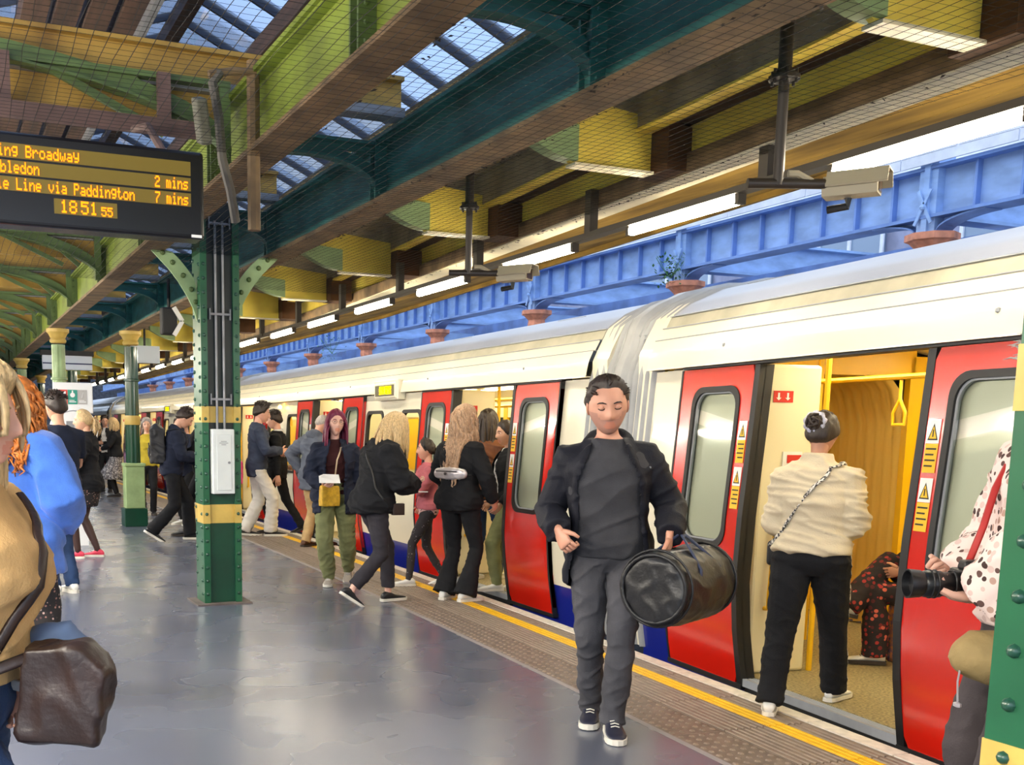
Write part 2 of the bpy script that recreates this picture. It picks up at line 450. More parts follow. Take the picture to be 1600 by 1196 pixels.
def make_car(label, x, y, heading, detail):
    car = empty('train_carriage', (x,y,0), -heading, label=label, cat='train carriage', group='carriages of the standing train')
    # outer side
    mb = MB()
    solids = [(0,.43)]
    edges = [.0]+[v for c in DOORS for v in (c-OH, c+OH)]+[CARL]
    spans = [(edges[i],edges[i+1]) for i in range(0,len(edges),2)]
    for a, b in spans:
        wins = [w_ for w_ in WINU if a < w_[0] < b]
        side_patch(mb, a, b, .22, .80, .04); side_patch(mb, a, b, 1.78, 1.93, .04)
        cur = a
        for w0, w1 in wins: side_patch(mb, cur, w0-.02, .80, 1.78, .04); cur = w1+.02
        side_patch(mb, cur, b, .80, 1.78, .04)
    side_patch(mb, 0, CARL, -.05, 1.93, 0, 0, 0, True)
    mb.build('body_side', [M_cream], car, True)
    mb = MB()
    for a, b in spans: side_patch(mb, a, b, -.62, .22, .045)
    mb.build('blue_skirt', [M_blue], car, True, label='dark blue lower panel')
    mb = MB()
    for c in DOORS:
        mb = MB(); mb.prism([(0,-.05),(.14,-.05),(.14,-.002)]+[(.13-.028*k-q*.006,-.008 if q in (1,2) else -.002) for k in range(4) for q in (0,1,2,3)]+[(0,-.002)],'y',c-OH,c+OH)
        mb.build('door_sill', [M_grey], car)
        mb = MB(); mb.box(-.0,.1,c-OH-LW,c+OH+LW,1.925,1.955); mb.build('door_header', [M_black], car)
        mb = MB(); mb.box(.02,.5,c-OH,c+OH,-.62,-.06); mb.build('underframe', [M_black], car)
    # cantrail, gutter band, roof
    def shell(z0, z1, off, mi, mbb, n=5, full=False):
        zs = [z0+(z1-z0)*i/n for i in range(n+1)]
        zs = sorted(set(zs) | {z for z,_ in PROF if z0 < z < z1})
        pts = [(pd(z)+off, z) for z in zs]
        if full: pts += [(WID-d, z) for d, z in pts[:-1][::-1]]
        k = len(pts); vs = [(p[0],u,p[1]) for u in (0,CARL) for p in pts]
        mbb.add(vs, [(i,i+1,k+i+1,k+i) for i in range(k-1)], mi)
    mb = MB(); shell(1.945, 2.15, -.035, 0, mb); mb.box(-.03,.02,0,CARL,1.94,1.946)
    for uu in (1.1,3.3,5.9,8.4,10.8,12.9):
        mb.ball((pd(2.06)-.036,uu,2.06),.014,6,1)
    mb.build('cantrail_panel', [M_cream, M_grey], car, True)
    mb = MB(); shell(2.15, 2.235, -.02, 0, mb, 2); shell(2.235, 2.32, -.005, 1, mb, 2)
    mb.box(pd(2.15)-.04,pd(2.15),0,CARL,2.146,2.152,2); mb.box(pd(2.235)-.03,pd(2.235),0,CARL,2.232,2.238,2); mb.box(pd(2.32)-.02,pd(2.32)+.02,0,CARL,2.318,2.324,2)
    mb.build('gutter_band', [M_cream, M_gutter, M_grey], car, True)
    mb = MB(); shell(2.32, 2.65, 0, 0, mb, 8, True)
    k0 = 1.0
    while k0 < CARL:
        mb.box(.55,.553,k0,k0+.5,2.53,2.534,1); k0 += 2.4
    mb.build('roof', [M_roof, M_grey], car, 'all')
    # end collars
    for u0, sg in ((0,-1),(CARL,1)):
        mb = MB(); pts = [(pd(z)+.035,z) for z in ZC[2:]]+[(pd(z)-.0,z) for z in (2.06,2.15,2.25,2.32,2.42,2.53,2.61,2.65)]
        pts += [(WID-d,z) for d,z in pts[:-1][::-1]]
        inn = [(p[0]+(1.46-p[0])*.06, p[1]-.05 if p[1] > 1.9 else p[1]) for p in pts]
        mb.strip(inn, pts, 'y', u0, u0+sg*.22)
        mb.build('end_collar', [M_cream], car, True)
    # windows
    for w0, w1 in WINU:
        f = link('window_frame', WINM['frame'], car, (0,w0,0)); link('window_glass', WINM['glass'], f); link('window_surround', WINM['surround'], f)
    # destination display box between the windows
    mb = MB(); mb.box(-.06,.04,4.05,4.85,1.86,2.09); mb.box(-.075,.0,4.1,4.8,1.88,2.06)
    ds = bevel(mb.build('destination_display', [M_cream], car), .012)
    mb = MB(); mb.box(-.08,-.07,4.14,4.76,1.905,2.03); scn = mb.build('display_screen', [mat('display_olive', (92,86,66), .4)], ds)
    mb = MB(); rr = random.Random(4)
    for i in range(9):
        u = 4.22+i*.045
        for j in range(7):
            for k in range(5):
                if rr.random() < .62: mb.box(-.083,-.08,u+k*.007,u+k*.007+.007,1.925+j*.013,1.938+j*.013)
    mb.build('display_lettering', [M_led], ds)
    # orange door lamp
    mb = MB(); mb.ball((-.03,8.9+.45,1.86),.035,8); mb.build('indicator_lamp', [emat('indicator_amber', (255,190,60), 14)], car)
    # doors
    for di, c in enumerate(DOORS):
        for sg in (1,-1):
            Lm = LEAF[sg]; loc = (0,c+sg*OH*1.0,0)
            lf = link('door_leaf', Lm['panel'], car, loc, label='red sliding door leaf')
            link('door_seal', Lm['seal'], lf); link('window_frame', Lm['frame'], lf); link('window_trim', Lm['trim'], lf)
            link('window_glass', Lm['glass'], lf); link('warning_notice', Lm['notice'], lf)
            mb = MB(); side_patch(mb, 0, .05, 0, 1.92, .035, 0, .06); mb.v = [(a,b*sg,cc) for a,b,cc in mb.v]
            mb.build('door_jamb', [M_black], car).location = loc
    # ---- inside
    I0, I1 = .04, CARL-.04
    mb = MB(); mb.box(.09,WID-.1,0,CARL,-.03,0); mb.build('car_floor', [M_infl], car)
    mb = MB()
    pts = [(.1,1.93),(.35,2.08),(.8,2.16),(1.46,2.18),(2.12,2.16),(2.57,2.08),(WID-.1,1.9)]
    k = len(pts); mb.add([(p[0],u,p[1]) for u in (I0,I1) for p in pts], [(i,k+i,k+i+1,i+1) for i in range(k-1)])
    mb.build('car_ceiling', [M_inc], car, True)
    mb = MB()
    for d in (.62, 2.3):
        for q in range(6):
            u = .5+q*2.2; mb.box(d-.05,d+.05,u,u+1.8,2.085,2.1)
    mb.build('ceiling_lamp', [M_lampin], car)
    mb = MB()   # far wall lining
    zs = [0,.8,1.75,1.95]
    mb.box(WID-.16,WID-.12,I0,I1,0,.82,0); mb.box(WID-.16,WID-.12,I0,I1,1.72,2.0,0)
    e0 = 0
    for a, b in [(.0,1.0),(2.9,3.5),(5.3,5.9),(7.9,8.5),(10.3,10.9),(12.8,13.76)]: mb.box(WID-.16,WID-.12,a+I0*0+.02,b,.8,1.75,1)
    for c in DOORS:
        mb.box(WID-.17,WID-.11,c-.06,c+.06,0,1.9,1)
    mb.build('inner_wall', [M_inc, M_iny], car)
    mb = MB(); mb.box(WID-.14,WID-.135,I0,I1,.8,1.75); mb.build('far_glass', [M_glass], car)
    # screens beside the doors with grab rails
    for c in DOORS:
        for sg in (1,-1):
            u = c+sg*(OH+.1)
            mb = MB(); mb.box(.10,.52,min(u,u+sg*.05),max(u,u+sg*.05),0,1.93,0)
            sc = bevel(mb.build('draught_screen', [M_inc], car), .02)
            mb = MB(); uu = u-sg*.04
            mb.tube([(.2,u,.42),(.2,uu,.42),(.2,uu,.5),(.22,uu-.0,.95),(.22,uu,1.05),(.22,u,1.05)], .016, 8)
            mb.build('grab_rail', [M_iny], sc, True)
            mb = MB(); mb.box(.26,.40,u-sg*.006-.003,u-sg*.006+.003,1.18,1.40,0); mb.box(.29,.39,u-sg*.011-.002,u-sg*.011+.002,1.33,1.38,1)
            mb.box(.285,.315,u-sg*.011-.002,u-sg*.011+.002,1.24,1.28,3)
            mb.tube([(.36,u-sg*.009,1.26),(.36,u-sg*.02,1.26)], .022, 10, 1)
            mb.build('emergency_panel', [M_stw, M_str, M_sty, M_stk], sc)
            mb = MB(); mb.box(.17,.31,u-sg*.004-.002,u-sg*.004+.002,1.70,1.77,1)
            for dd in (.205,.27):
                ya_, yb_ = u-sg*.0075-.001, u-sg*.0075+.001
                mb.box(dd-.006,dd+.006,ya_,yb_,1.725,1.758,0); mb.prism([(dd-.018,1.728),(dd,1.712),(dd+.018,1.728)],'y',ya_,yb_,0)
            mb.build('red_sign', [M_stw, M_str], sc)
            mb = MB(); mb.tube([(.56,u,0),(.56,u,2.1)], .018, 8); mb.build('grab_pole', [M_iny], car, True)
        mb = MB(); mb.tube([(1.46,c,0),(1.46,c,2.17)], .019, 8); mb.build('grab_pole', [M_iny], car, True)
    mb = MB()
    for d in (.75,2.17):
        mb.tube([(d,.4,1.85),(d,CARL-.4,1.85)], .017, 8)
    mb.build('ceiling_rail', [M_iny], car, True)
    if detail:
        for c in DOORS:
            for du in (-.35,.0,.35):
                mb = MB(); mb.tube([(.75,c+du,1.83),(.75,c+du,1.72),(.75,c+du-.05,1.64),(.75,c+du-.045,1.57),(.75,c+du+.045,1.57),(.75,c+du+.05,1.64),(.75,c+du,1.72)], .01, 6)
                mb.build('hand_strap', [M_iny], car, True)
    for a, b in ((3.6,5.25),(8.55,10.2)):
        for d0, d1, s in ((.16,.6,1),(WID-.62,WID-.18,-1)):
            n = 3; wd = (b-a)/n
            for q in range(n):
                mb = MB(); mb.box(d0,d1,a+q*wd+.01,a+(q+1)*wd-.01,.36,.46)
                xb = d0 if s > 0 else d1-.08
                mb.box(xb,xb+.08,a+q*wd+.01,a+(q+1)*wd-.01,.46,.92)
                if d0 > 1 or detail: bevel(mb.build('seat', [M_seat], car), .03)
    # bulkheads round the gangway
    for u0, sg in ((.05,1),(CARL-.05,-1)):
        mb = MB(); a, b = min(u0,u0+sg*.06), max(u0,u0+sg*.06)
        mb.box(.12,.76,a,b,0,2.1,0); mb.box(2.16,WID-.14,a,b,0,2.1,0); mb.box(.7,2.2,a,b,1.95,2.15,0)
        t = sg*.035
        mb.tube([(2.38,u0+sg*.06,1.52),(2.38,u0+sg*.075,1.52)], .055, 14, 1); mb.tube([(2.38,u0+sg*.07,1.52),(2.38,u0+sg*.08,1.52)], .035, 14, 2)
        mb.build('bulkhead', [M_iny, M_str, M_inc], car)
    return car
HA = math.atan(.105)
def along(x0, y0, h, d): return (x0+d*math.sin(h), y0+d*math.cos(h))
# carriage A ends at the gap; its origin is its near end
ax, ay = 4.40+.105*(6.45-3.87), 6.45
oA = along(ax, ay, HA, -CARL)
carA = make_car('nearest carriage, open red doors where the woman in the cream jacket boards', oA[0], oA[1], HA, True)
HB = .032
oB = (4.775, 7.40)
carB = make_car('second carriage beyond the bellows, with the lit destination box between red doors', oB[0], oB[1], HB, True)
eB = along(oB[0], oB[1], HB, CARL+.95)
HC = -.005
carC = make_car('third carriage, half hidden behind the crowd and the big green column', eB[0], eB[1], HC, False)
eC = along(eB[0], eB[1], HC, CARL+.95)
carD = make_car('farthest carriage, seen small beside the far round column', eC[0], eC[1], -.03, False)
# gangways between the carriages
def gangway(p0, h0, p1, h1, label):
    g = empty('gangway_bellows', (p0[0],p0[1],0), 0, label=label, cat='gangway', group='bellows between carriages')
    def P(t, d, z):
        h = h0+(h1-h0)*t; x = p0[0]+(p1[0]-p0[0])*t; y = p0[1]+(p1[1]-p0[1])*t
        return (x+d*math.cos(h)-p0[0], y-d*math.sin(h)-p0[1], z)
    outl = [(pd(z)+.07,z) for z in ZC[2:]]+[(pd(z)+.07,z-.04) for z in (2.06,2.15,2.25,2.32,2.42,2.53,2.61,2.65)]
    outl += [(WID-d,z) for d,z in outl[:-1][::-1]]
    inl = [(.74,0.0)]+[(.74,z) for z in (.4,.8,1.2,1.6)]+[(.80,1.85),(.95,2.0),(1.46,2.03),(1.97,2.0),(2.12,1.85)]+[(2.2,z) for z in (1.6,1.2,.8,.4,0.0)]
    NP = 12
    for nm, L_, amp, mm in (('outer_pleats', outl, -.06, M_bellow), ('inner_pleats', inl, .06, M_inb)):
        mb = MB(); k = len(L_); rows = 4*NP+1; vs = []
        for i in range(rows):
            t = i/(rows-1)*1.1-.05; a = amp*(.5-.5*math.cos(2*PI*i/4))
            if nm == 'outer_pleats' and (.42 < t < .58): a = amp*1.3
            for d, z in L_:
                s = (1.46-d)/1.46
                zz = z+abs(a)*(1 if z > 2.2 and amp < 0 else 0)
                vs.append(P(t, d+a*(1 if s > 0.02 else -1 if s < -.02 else 0), zz))
        fs = [(i*k+j,i*k+j+1,(i+1)*k+j+1,(i+1)*k+j) for i in range(rows-1) for j in range(k-1)]
        mb.add(vs, fs); mb.build(nm, [mm], g, 'all')
    mb = MB()
    mb.add([P(t,d,-.01) for t in (0,1) for d in (.7,2.2)], [(0,1,3,2)]); mb.build('gangway_floor', [M_infl], g)
    mb = MB()
    ro = [(pd(z)+.02,z+.0) for z in (2.22,2.32,2.42,2.53,2.61,2.65)]; ro += [(WID-d,z) for d,z in ro[:-1][::-1]]
    k = len(ro)
    for t0, t1 in ((.1,.58),):
        mb.add([P(t,d,z) for t in (t0,t1) for d,z in ro]+[P(t,d+.0,z-.03) for t in (t0,t1) for d,z in ro], [(i,i+1,k+i+1,k+i) for i in range(k-1)]+[(2*k+i,3*k+i,3*k+i+1,2*k+i+1) for i in range(k-1)]+[(k+i,k+i+1,3*k+i+1,3*k+i) for i in range(k-1)]+[(i,2*k+i,2*k+i+1,i+1) for i in range(k-1)])
    mb.build('roof_shield', [M_grey], g, 'all')
    return g
gangway((ax,ay), HA, oB, HB, 'grey pleated bellows behind the man in the black jacket')
gangway(along(oB[0],oB[1],HB,CARL), HB, eB, HC, 'second bellows gap, behind the crowd far along the train')
# yellow cabinet and pole just inside the first doors
def inA(d, u): 
    return (oA[0]+d*math.cos(HA)+u*math.sin(HA), oA[1]-d*math.sin(HA)+u*math.cos(HA))
mb = MB(); u = CARL-.16
mb.box(.76,1.28,u,u+.1,0,2.05,0); mb.box(.98,1.26,u-.05,u,1.42,1.95,0)
for z in (1.78,1.64,1.50): mb.box(1.0,1.12,u-.054,u-.049,z,z+.015,1)
mb.build('cabinet_panel', [M_iny, M_stk], carA)
mb = MB(); mb.tube([(1.22,u-.12,0),(1.22,u-.12,2.15)], .022, 10); mb.build('grab_pole', [M_iny], carA, True)
# ------------------------------------------------------------------ station colours
M_teal = mat('teal_paint', (42,102,94), .55, var=.4, scale=3, detail=6, stretch=(1,1,3))
M_lime = mat('lime_paint', (122,138,46), .5, var=.3, scale=2.5, detail=6, stretch=(1,1,2))
M_olive = mat('olive_green', (86,106,56), .5, var=.3, scale=4)
M_flange = mat('flange_brown', (122,98,66), .7, var=.45, scale=5, detail=6)
M_sage = mat('sage_green', (150,176,124), .45, var=.2, scale=5)
M_colg = mat('column_green', (14,66,46), .3, coat=.3, var=.2, scale=4)
M_coll = mat('column_edge', (30,92,60), .35, coat=.2, var=.15, scale=4)
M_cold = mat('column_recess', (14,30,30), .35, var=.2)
M_band = mat('column_band', (202,172,88), .4, var=.15, scale=6)
M_yel = mat('beam_yellow', (178,142,64), .65, var=.4, scale=2.5, detail=6, rgb2=(104,74,34), thr=(.25,.55))
M_yel2 = mat('canopy_yellow', (255,220,92), .6, var=.25, scale=2, detail=6)
M_soff = mat('canopy_sheet', (150,138,112), .75, var=.35, scale=4, detail=6)
M_blk = mat('block_brown', (84,54,28), .85, var=.3)
M_board = mat('canopy_board', (150,118,52), .9, spec=.2, var=.4, scale=3, detail=6, rgb2=(92,70,30), thr=(.3,.6), stretch=(3,.4,1))
M_pale = mat('pale_strip', (232,222,188), .5, var=.12)
M_timber = mat('dark_timber', (72,50,36), .8, var=.45, scale=4, stretch=(4,.4,4))
M_rail = mat('rail_brown', (104,80,72), .7, var=.25)
M_pipe = mat('pipe_grey', (140,142,146), .45, metal=.3, var=.2)
M_bar = mat('glazing_bar', (60,66,80), .6)
M_skyglass = glassmat('roof_glass', (150,165,190), .08, .35, (150,165,190))
M_bl = mat('blue_paint', (138,168,214), .5, var=.22, scale=3, detail=6, stretch=(1,1,2.5))
M_bl2 = mat('blue_paint_deep', (106,138,198), .5, var=.25, scale=3)
M_terra = mat('terracotta_cap', (196,128,100), .7, var=.3, scale=10)
M_wplank = mat('white_plank', (226,228,236), .6, var=.12, scale=5)
M_brick = mat('pale_brick', (150,152,176), .9, var=.25, scale=3)
M_tube = emat('tube_glow', (255,242,214), 30)
M_tubecap = mat('lamp_tray', (70,62,50), .6)
M_rivc = mat('rivet_green', (30,74,56), .35, coat=.3)

AP = 2.5                       # pitch of arches and cross beams along the platform
# ------------------------------------------------------------------ twin roof girders
def girder(name, x, mweb, mleft, label, y0=-2, y1=48):
    g = empty(name, (x,0,0), label=label, cat='roof girder', kind='structure', group=None)
    mb = MB(); mb.box(-.012,.012,y0,y1,2.98,3.34,0); mb.build('web', [mweb], g)
    mb = MB(); mb.box(-.10,.10,y0,y1,2.95,2.98); mb.build('lower_flange', [M_flange], g)
    mb = MB(); mb.box(-.09,.09,y0,y1,3.34,3.365); mb.build('upper_flange', [mweb], g)
    mb = MB()
    for sx in (-1,1):
        for z in (2.98,3.34): mb.box(min(sx*.012,sx*.07),max(sx*.012,sx*.07),y0,y1,min(z,z+(.012 if z<3 else -.012)),max(z,z+(.012 if z<3 else -.012)))
    mb.build('flange_angle', [mweb], g)
    sm = MB()
    for dy in (-.045,.045): sm.box(-.09,.09,dy-.008,dy+.008,2.98,3.34)
    for dy in (-.045,.045):
        for sx in (-.06,.06):
            for k in range(5): sm.ball((sx,dy+(-.012 if dy<0 else .012),3.02+k*.07),.011,6)
    me = sm.mesh('stiffener', [mleft])
    y = 4.25-AP*2
    while y < y1: link('stiffener', me, g, (0,y,0)); y += AP
    return g
girder('roof_girder', 2.75, M_teal, M_teal, 'long teal riveted girder slanting over the platform, the right of the twin girders')
girder('roof_girder', 1.68, M_lime, M_olive, 'lime green riveted girder above the departures board, the left of the twin girders')
# arched braces between the girders
def arch_brace():
    mb = MB(); n = 16; xa, xb = 1.70, 2.735; c = (xa+xb)/2; hw = (xb-xa)/2
    inner = [(c+hw*.93*math.cos(PI-PI*i/n), 2.985+.245*math.sin(PI*i/n)**.8) for i in range(n+1)]
    outer = [(c+hw*1.0*math.cos(PI-PI*i/n), 3.03+.255*math.sin(PI*i/n)**.7) for i in range(n+1)]
    mb.strip(inner, outer, 'y', -.010, .010)
    a = MB(); a.strip([(p[0],p[1]-.012) for p in inner], inner, 'y', -.045, .045)
    a.box(xa,xb,-.045,.045,3.315,3.335); a.box(xa,xb,-.01,.01,3.27,3.33)
    for xx in (xa+.0,xb-.05): a.box(xx,xx+.05,-.03,.03,2.985,3.33)
    a.box(c-.18,c+.18,-.01,.01,3.24,3.32)
    return mb.mesh('spandrel', [M_teal], True), a.mesh('rim', [M_teal])
me_sp, me_rim = arch_brace()
y = 4.25-AP; i = 0
while y < 36:
    o = empty('arched_brace', (0,y,0), label=['teal arched brace out of view above the platform','teal arched brace over the top of the picture, nearest of those between the twin girders','second teal arched brace between the twin girders','teal arched brace just above the main column'][i] if i < 4 else 'teal arched brace far down between the twin girders', cat='brace', kind='structure', group='arched braces between the girders')
    link('spandrel', me_sp, o); link('rim', me_rim, o); y += AP; i += 1
# curved brackets on the left of the lime girder
def left_bracket():
    n = 12; mb = MB()
    P = [(1.60-2.5*math.sin(PI/2*i/n), 2.99+.52*(1-math.cos(PI/2*i/n))) for i in range(n+1)]
    # arc rising to the left
    P = [(1.60-1.9*(1-math.cos(PI/2*i/n)), 2.99+.45*math.sin(PI/2*i/n)) for i in range(n+1)]
    Q = [(p[0]+.01, p[1]+.09) for p in P]
    mb.strip(P, Q, 'y', -.012, .012); mb.strip([(p[0],p[1]-.014) for p in P], P, 'y', -.05, .05)
    a = MB(); a.box(-.6,1.6,-.04,.04,3.40,3.43); a.box(1.54,1.60,-.035,.035,2.99,3.4)
    for k in (.55,1.0): a.bar((1.6-k,0,3.4),(1.58-.35*k,0,3.12),.03,.04)
    return mb.mesh('arc_plate', [M_sage if False else M_olive], True), a.mesh('strut', [M_olive])
me_a, me_b = left_bracket(); y = 6.40-2.65-.12; i = 0
while y < 40:
    o = empty('curved_bracket', (0,y,0), label='green curved bracket springing left from the lime girder, arch '+['nearest','second','third','fourth'][i]+' from the picture top' if i < 4 else 'green curved bracket in the far row left of the lime girder', cat='bracket', kind='structure', group='curved brackets left of the lime girder')
    link('arc_plate', me_a, o); link('strut', me_b, o); y += 2.65; i += 1
# ------------------------------------------------------------------ yellow cross beams on the left and across the girders
cb = MB(); cb.box(-7,2.7,-.02,.02,3.44,3.60,0); cb.box(-7,2.7,-.07,.07,3.60,3.625,0); cb.box(-7,1.56,-.02,.02,3.20,3.385,0)
cb2 = MB(); cb2.box(-7,2.7,-.085,.06,3.385,3.44)
me_c1, me_c2 = cb.mesh('web', [M_yel]), cb2.mesh('lower_flange', [M_pipe])
y = 6.40-2.65*2; i = 0
while y < 46:
    o = empty('cross_beam', (0,y,0), label=['rusty yellow cross beam','rusty yellow cross beam behind','rusty yellow cross beam over the departures board with a grey lower edge'][i] if i < 3 else 'rusty yellow cross beam farther down the platform roof', cat='beam', kind='structure', group='yellow roof cross beams')
    link('web', me_c1, o); link('lower_flange', me_c2, o); y += 2.65; i += 1
# ------------------------------------------------------------------ glazed ridge roof
RX, RZ, EXL, EZL, EXR, EZR = 2.3, 5.5, -2.2, 4.0, 4.5, 4.5
rf = empty('ceiling', (0,0,0), label='glazed ridge roof with dark glazing bars above the girders', kind='structure', cat='roof')
def panes(xa, za, xb, zb):
    a = Vector((xa,0,za)); b = Vector((xb,0,zb)); d = b-a; n = max(2, round(d.length/1.25))
    q0 = []
    mbp = MB(); e = d/n
    mbp.add([(0,.0,0),(0,.58,0),(e.x,.58,e.z),(e.x,.0,e.z)], [(0,1,2,3)])
    me = mbp.mesh('pane', [M_skyglass])
    mbb = MB(); mbb.bar((xa,0,za-.02),(xb,0,zb-.02),.035,.09)
    meb = mbb.mesh('glazing_bar', [M_bar])
    y = 2.4
    while y < 27:
        link('glazing_bar', meb, rf, (0,y,0))
        for k in range(n): link('pane', me, rf, (xa+e.x*k, y+.01, za+e.z*k))
        y += .62
    return d
panes(EXL,EZL,RX,RZ); panes(EXR,EZR,RX,RZ)
for f_ in (0.02,.36,.7,1.0):
    mb = MB(); x_, z_ = EXL+(RX-EXL)*f_, EZL+(RZ-EZL)*f_-.12
    mb.box(x_-.07,x_+.07,-2,46,z_-.09,z_+.06); mb.build('purlin', [M_timber], rf)
for f_ in (0.05,.5):
    mb = MB(); x_, z_ = EXR+(RX-EXR)*f_, EZR+(RZ-EZR)*f_-.12
    mb.box(x_-.06,x_+.06,-2,46,z_-.08,z_+.05); mb.build('purlin', [M_timber], rf)
mb = MB(); mb.box(-9,EXL,-3,50,4.02,4.1); mb.build('solid_deck', [M_timber], rf)
mb = MB(); mb.box(EXL,RX,27,50,4.0,4.1); mb.box(EXL-6,RX+3,-3,2.2,5.2,5.3); mb.build('solid_deck', [M_timber], rf)
mb = MB(); mb.box(RX,4.6,27,50,4.4,4.5); mb.build('solid_deck', [M_timber], rf)
for k in range(4):
    mb = MB(); x_ = .62+k*.2; mb.box(x_,x_+.15,2.5,40,4.16,4.30); mb.build('gutter_board', [M_timber], rf)
mb = MB(); mb.box(1.35,1.40,2.5,40,4.1,4.16); mb.build('gutter_pipe', [M_pipe], rf)
mb = MB(); mb.box(2.30,2.48,-2,30,4.22,4.36); mb.build('gutter_board', [M_timber], rf)
# curved cream ribs carrying the glazing
rb = MB(); n = 10
P = [(-1.9+1.6*math.sin(PI/2*i/n), 3.82+.95*(1-math.cos(PI/2*i/n))) for i in range(n+1)]
rb.strip(P, [(p[0]+.2,p[1]-.03) for p in P], 'y', -.035, .035)
P = [(.2-.5*(1-math.cos(PI/2*i/n)), 3.82+.95*math.sin(PI/2*i/n)) for i in range(n+1)]
rb.strip(P, [(p[0]+.22,p[1]) for p in P], 'y', -.035, .035)
P = [(2.55+.35*math.sin(PI/2*i/n), 3.82+1.4*(i/n)) for i in range(n+1)]
rb.strip(P, [(p[0]+.16,p[1]) for p in P], 'y', -.03, .03)
me_r = rb.mesh('roof_rib', [M_yel], True); y = 6.4
while y < 30: link('roof_rib', me_r, rf, (0,y,0)); y += AP
# ------------------------------------------------------------------ canopy over the train side
cn = empty('platform_canopy', (0,0,0), label='yellow boarded canopy over the platform edge, right of the teal girder', cat='canopy', kind='structure')
def BX(y): return 3.84+.0765*(y-3.05)         # lower left edge of the brown edge beam
ya, yb = -1.5, 40
def lb(name, xo0, xo1, z0, z1, m, zo=0):      # a long member following the edge beam's line
    mb = MB(); vs = []
    for yy in (ya, 14.0, yb):
        bx = BX(min(yy,14))+max(0,yy-14)*.02
        for xx, zz in ((xo0,z0),(xo1,z0+zo),(xo1,z1+zo),(xo0,z1)): vs.append((bx+xx, yy, zz))
    fs = []
    for s in range(2):
        a = 4*s
        for j in range(4): fs.append((a+j,a+(j+1)%4,a+4+(j+1)%4,a+4+j))
    fs += [(3,2,1,0),(8,9,10,11)]
    mb.add(vs, fs); return mb.build(name, [m], cn)
lb('edge_beam', 0,.22,2.985,3.09,M_flange)
lb('white_strip', .02,.20,2.975,2.985,M_pale)
lb('edge_beam_web', .03,.05,3.09,3.47,M_yel2)
lb('timber_soffit', -.15,.03,3.245,3.26,M_timber)
lb('soffit_board', .22,.62,3.05,3.07,M_board)
lb('soffit_board', .63,1.02,3.05,3.07,M_board,.02)
lb('outer_fascia', 1.0,1.03,3.03,3.2,M_board)
mb = MB(); mb.box(2.78,4.9,ya,yb,3.46,3.48); mb.build('roof_sheet', [M_soff], cn)
lb('purlin_flange', -.26,-.15,3.215,3.23,M_yel2); lb('purlin_web', -.25,-.23,3.23,3.455,M_soff)
lb('roof_sheet', -.1,1.1,3.30,3.32,M_soff)
xb = MB()
xb.prism([(0.02,3.26),(.40,3.00),(.93,3.00),(.93,3.30),(.02,3.40)],'y',-.015,.015,0)
xb.box(.40,.93,-.05,.05,2.985,3.00,1)
xe = MB(); xe.prism([(.935,2.99),(1.19,2.99),(1.19,3.22),(.935,3.25)],'y',-.17,.13,0)
xg = MB(); nn=8
xg.prism([(.0,3.24)]+[(.42*i/nn,3.16-.15*math.sin(PI/2*i/nn)) for i in range(nn+1)]+[(.42,3.2)],'y',-.05,.05,0)
me_x, me_e, me_g = xb.mesh('cross_web',[M_yel2,M_pale]), xe.mesh('end_block',[M_blk]), xg.mesh('gusset',[M_sage],True)
y = 3.19-2.26
while y < 38:
    dx = 2.82+max(0,.055*(min(y,14)-3.19))
    link('cross_web', me_x, cn, (dx,y,0)); link('end_block', me_e, cn, (dx,y,0)); link('gusset', me_g, cn, (dx,y,0)); y += 2.26
# fluorescent lamps along the canopy edge
tb = MB(); tb.tube([(0,0,0),(0,1.0,0)], .028, 10); me_t = tb.mesh('tube', [M_tube], True)
tr = MB(); tr.box(-.04,.04,-.36,1.36,.03,.065); tr.box(-.026,.026,-.03,.0,-.026,.045); tr.box(-.026,.026,1.0,1.03,-.026,.045); me_tr = tr.mesh('tray', [M_tubecap])
hg = MB(); hg.box(-.03,.03,-.25,-.18,.06,.34); me_h = hg.mesh('hanger', [M_tubecap])
LS = .833
LY = [(-.35+2.05*i)*LS for i in range(-1,21)]
ORD = 'first second third fourth fifth sixth seventh eighth ninth tenth eleventh twelfth thirteenth fourteenth fifteenth sixteenth seventeenth eighteenth nineteenth twentieth twenty-first twenty-second twenty-third'.split()
names = {2:'brightest nearest', 3:'second', 4:'third', 5:'fourth', 6:'fifth', 7:'sixth'}
for i, y in enumerate(LY):
    x_ = (4.70+.022*min(y,14)/LS)*LS
    o = empty('fluorescent_lamp', (x_,y,2.75), -.018, label='long glowing tube lamp under the canopy edge, '+(names[i-1]+' in the row from the right' if i-1 in names else ORD[i]+' in the row, small and far off' if i > 8 else ORD[i]+' of those beyond the right picture edge'), cat='lamp', group='tube lamps along the canopy edge')
    link('tube', me_t, o); link('tray', me_tr, o); link('hanger', me_h, o)
t2 = MB(); t2.prism([(-.15,.0),(-.10,-.05),(.10,-.05),(.15,.0),(.15,.03),(-.15,.03)],'y',0,1.2); me_t2 = t2.mesh('fill_diffuser', [emat('fill_glow', (255,246,230), 68)])
# unseen fill lamps added over the platform middle to brighten train and floor
for i in range(9):
    o = empty('fluorescent_lamp', (-1.4,-1.0+i*2.5,2.62), 0, label='%s added fill lamp over the left half of the platform, outside the picture' % ['first','second','third','fourth','fifth','sixth','seventh','eighth','ninth'][i], cat='lamp', group='added fill lamps over the platform middle')
    link('fill_diffuser', me_t2, o); link('tray', me_tr, o)

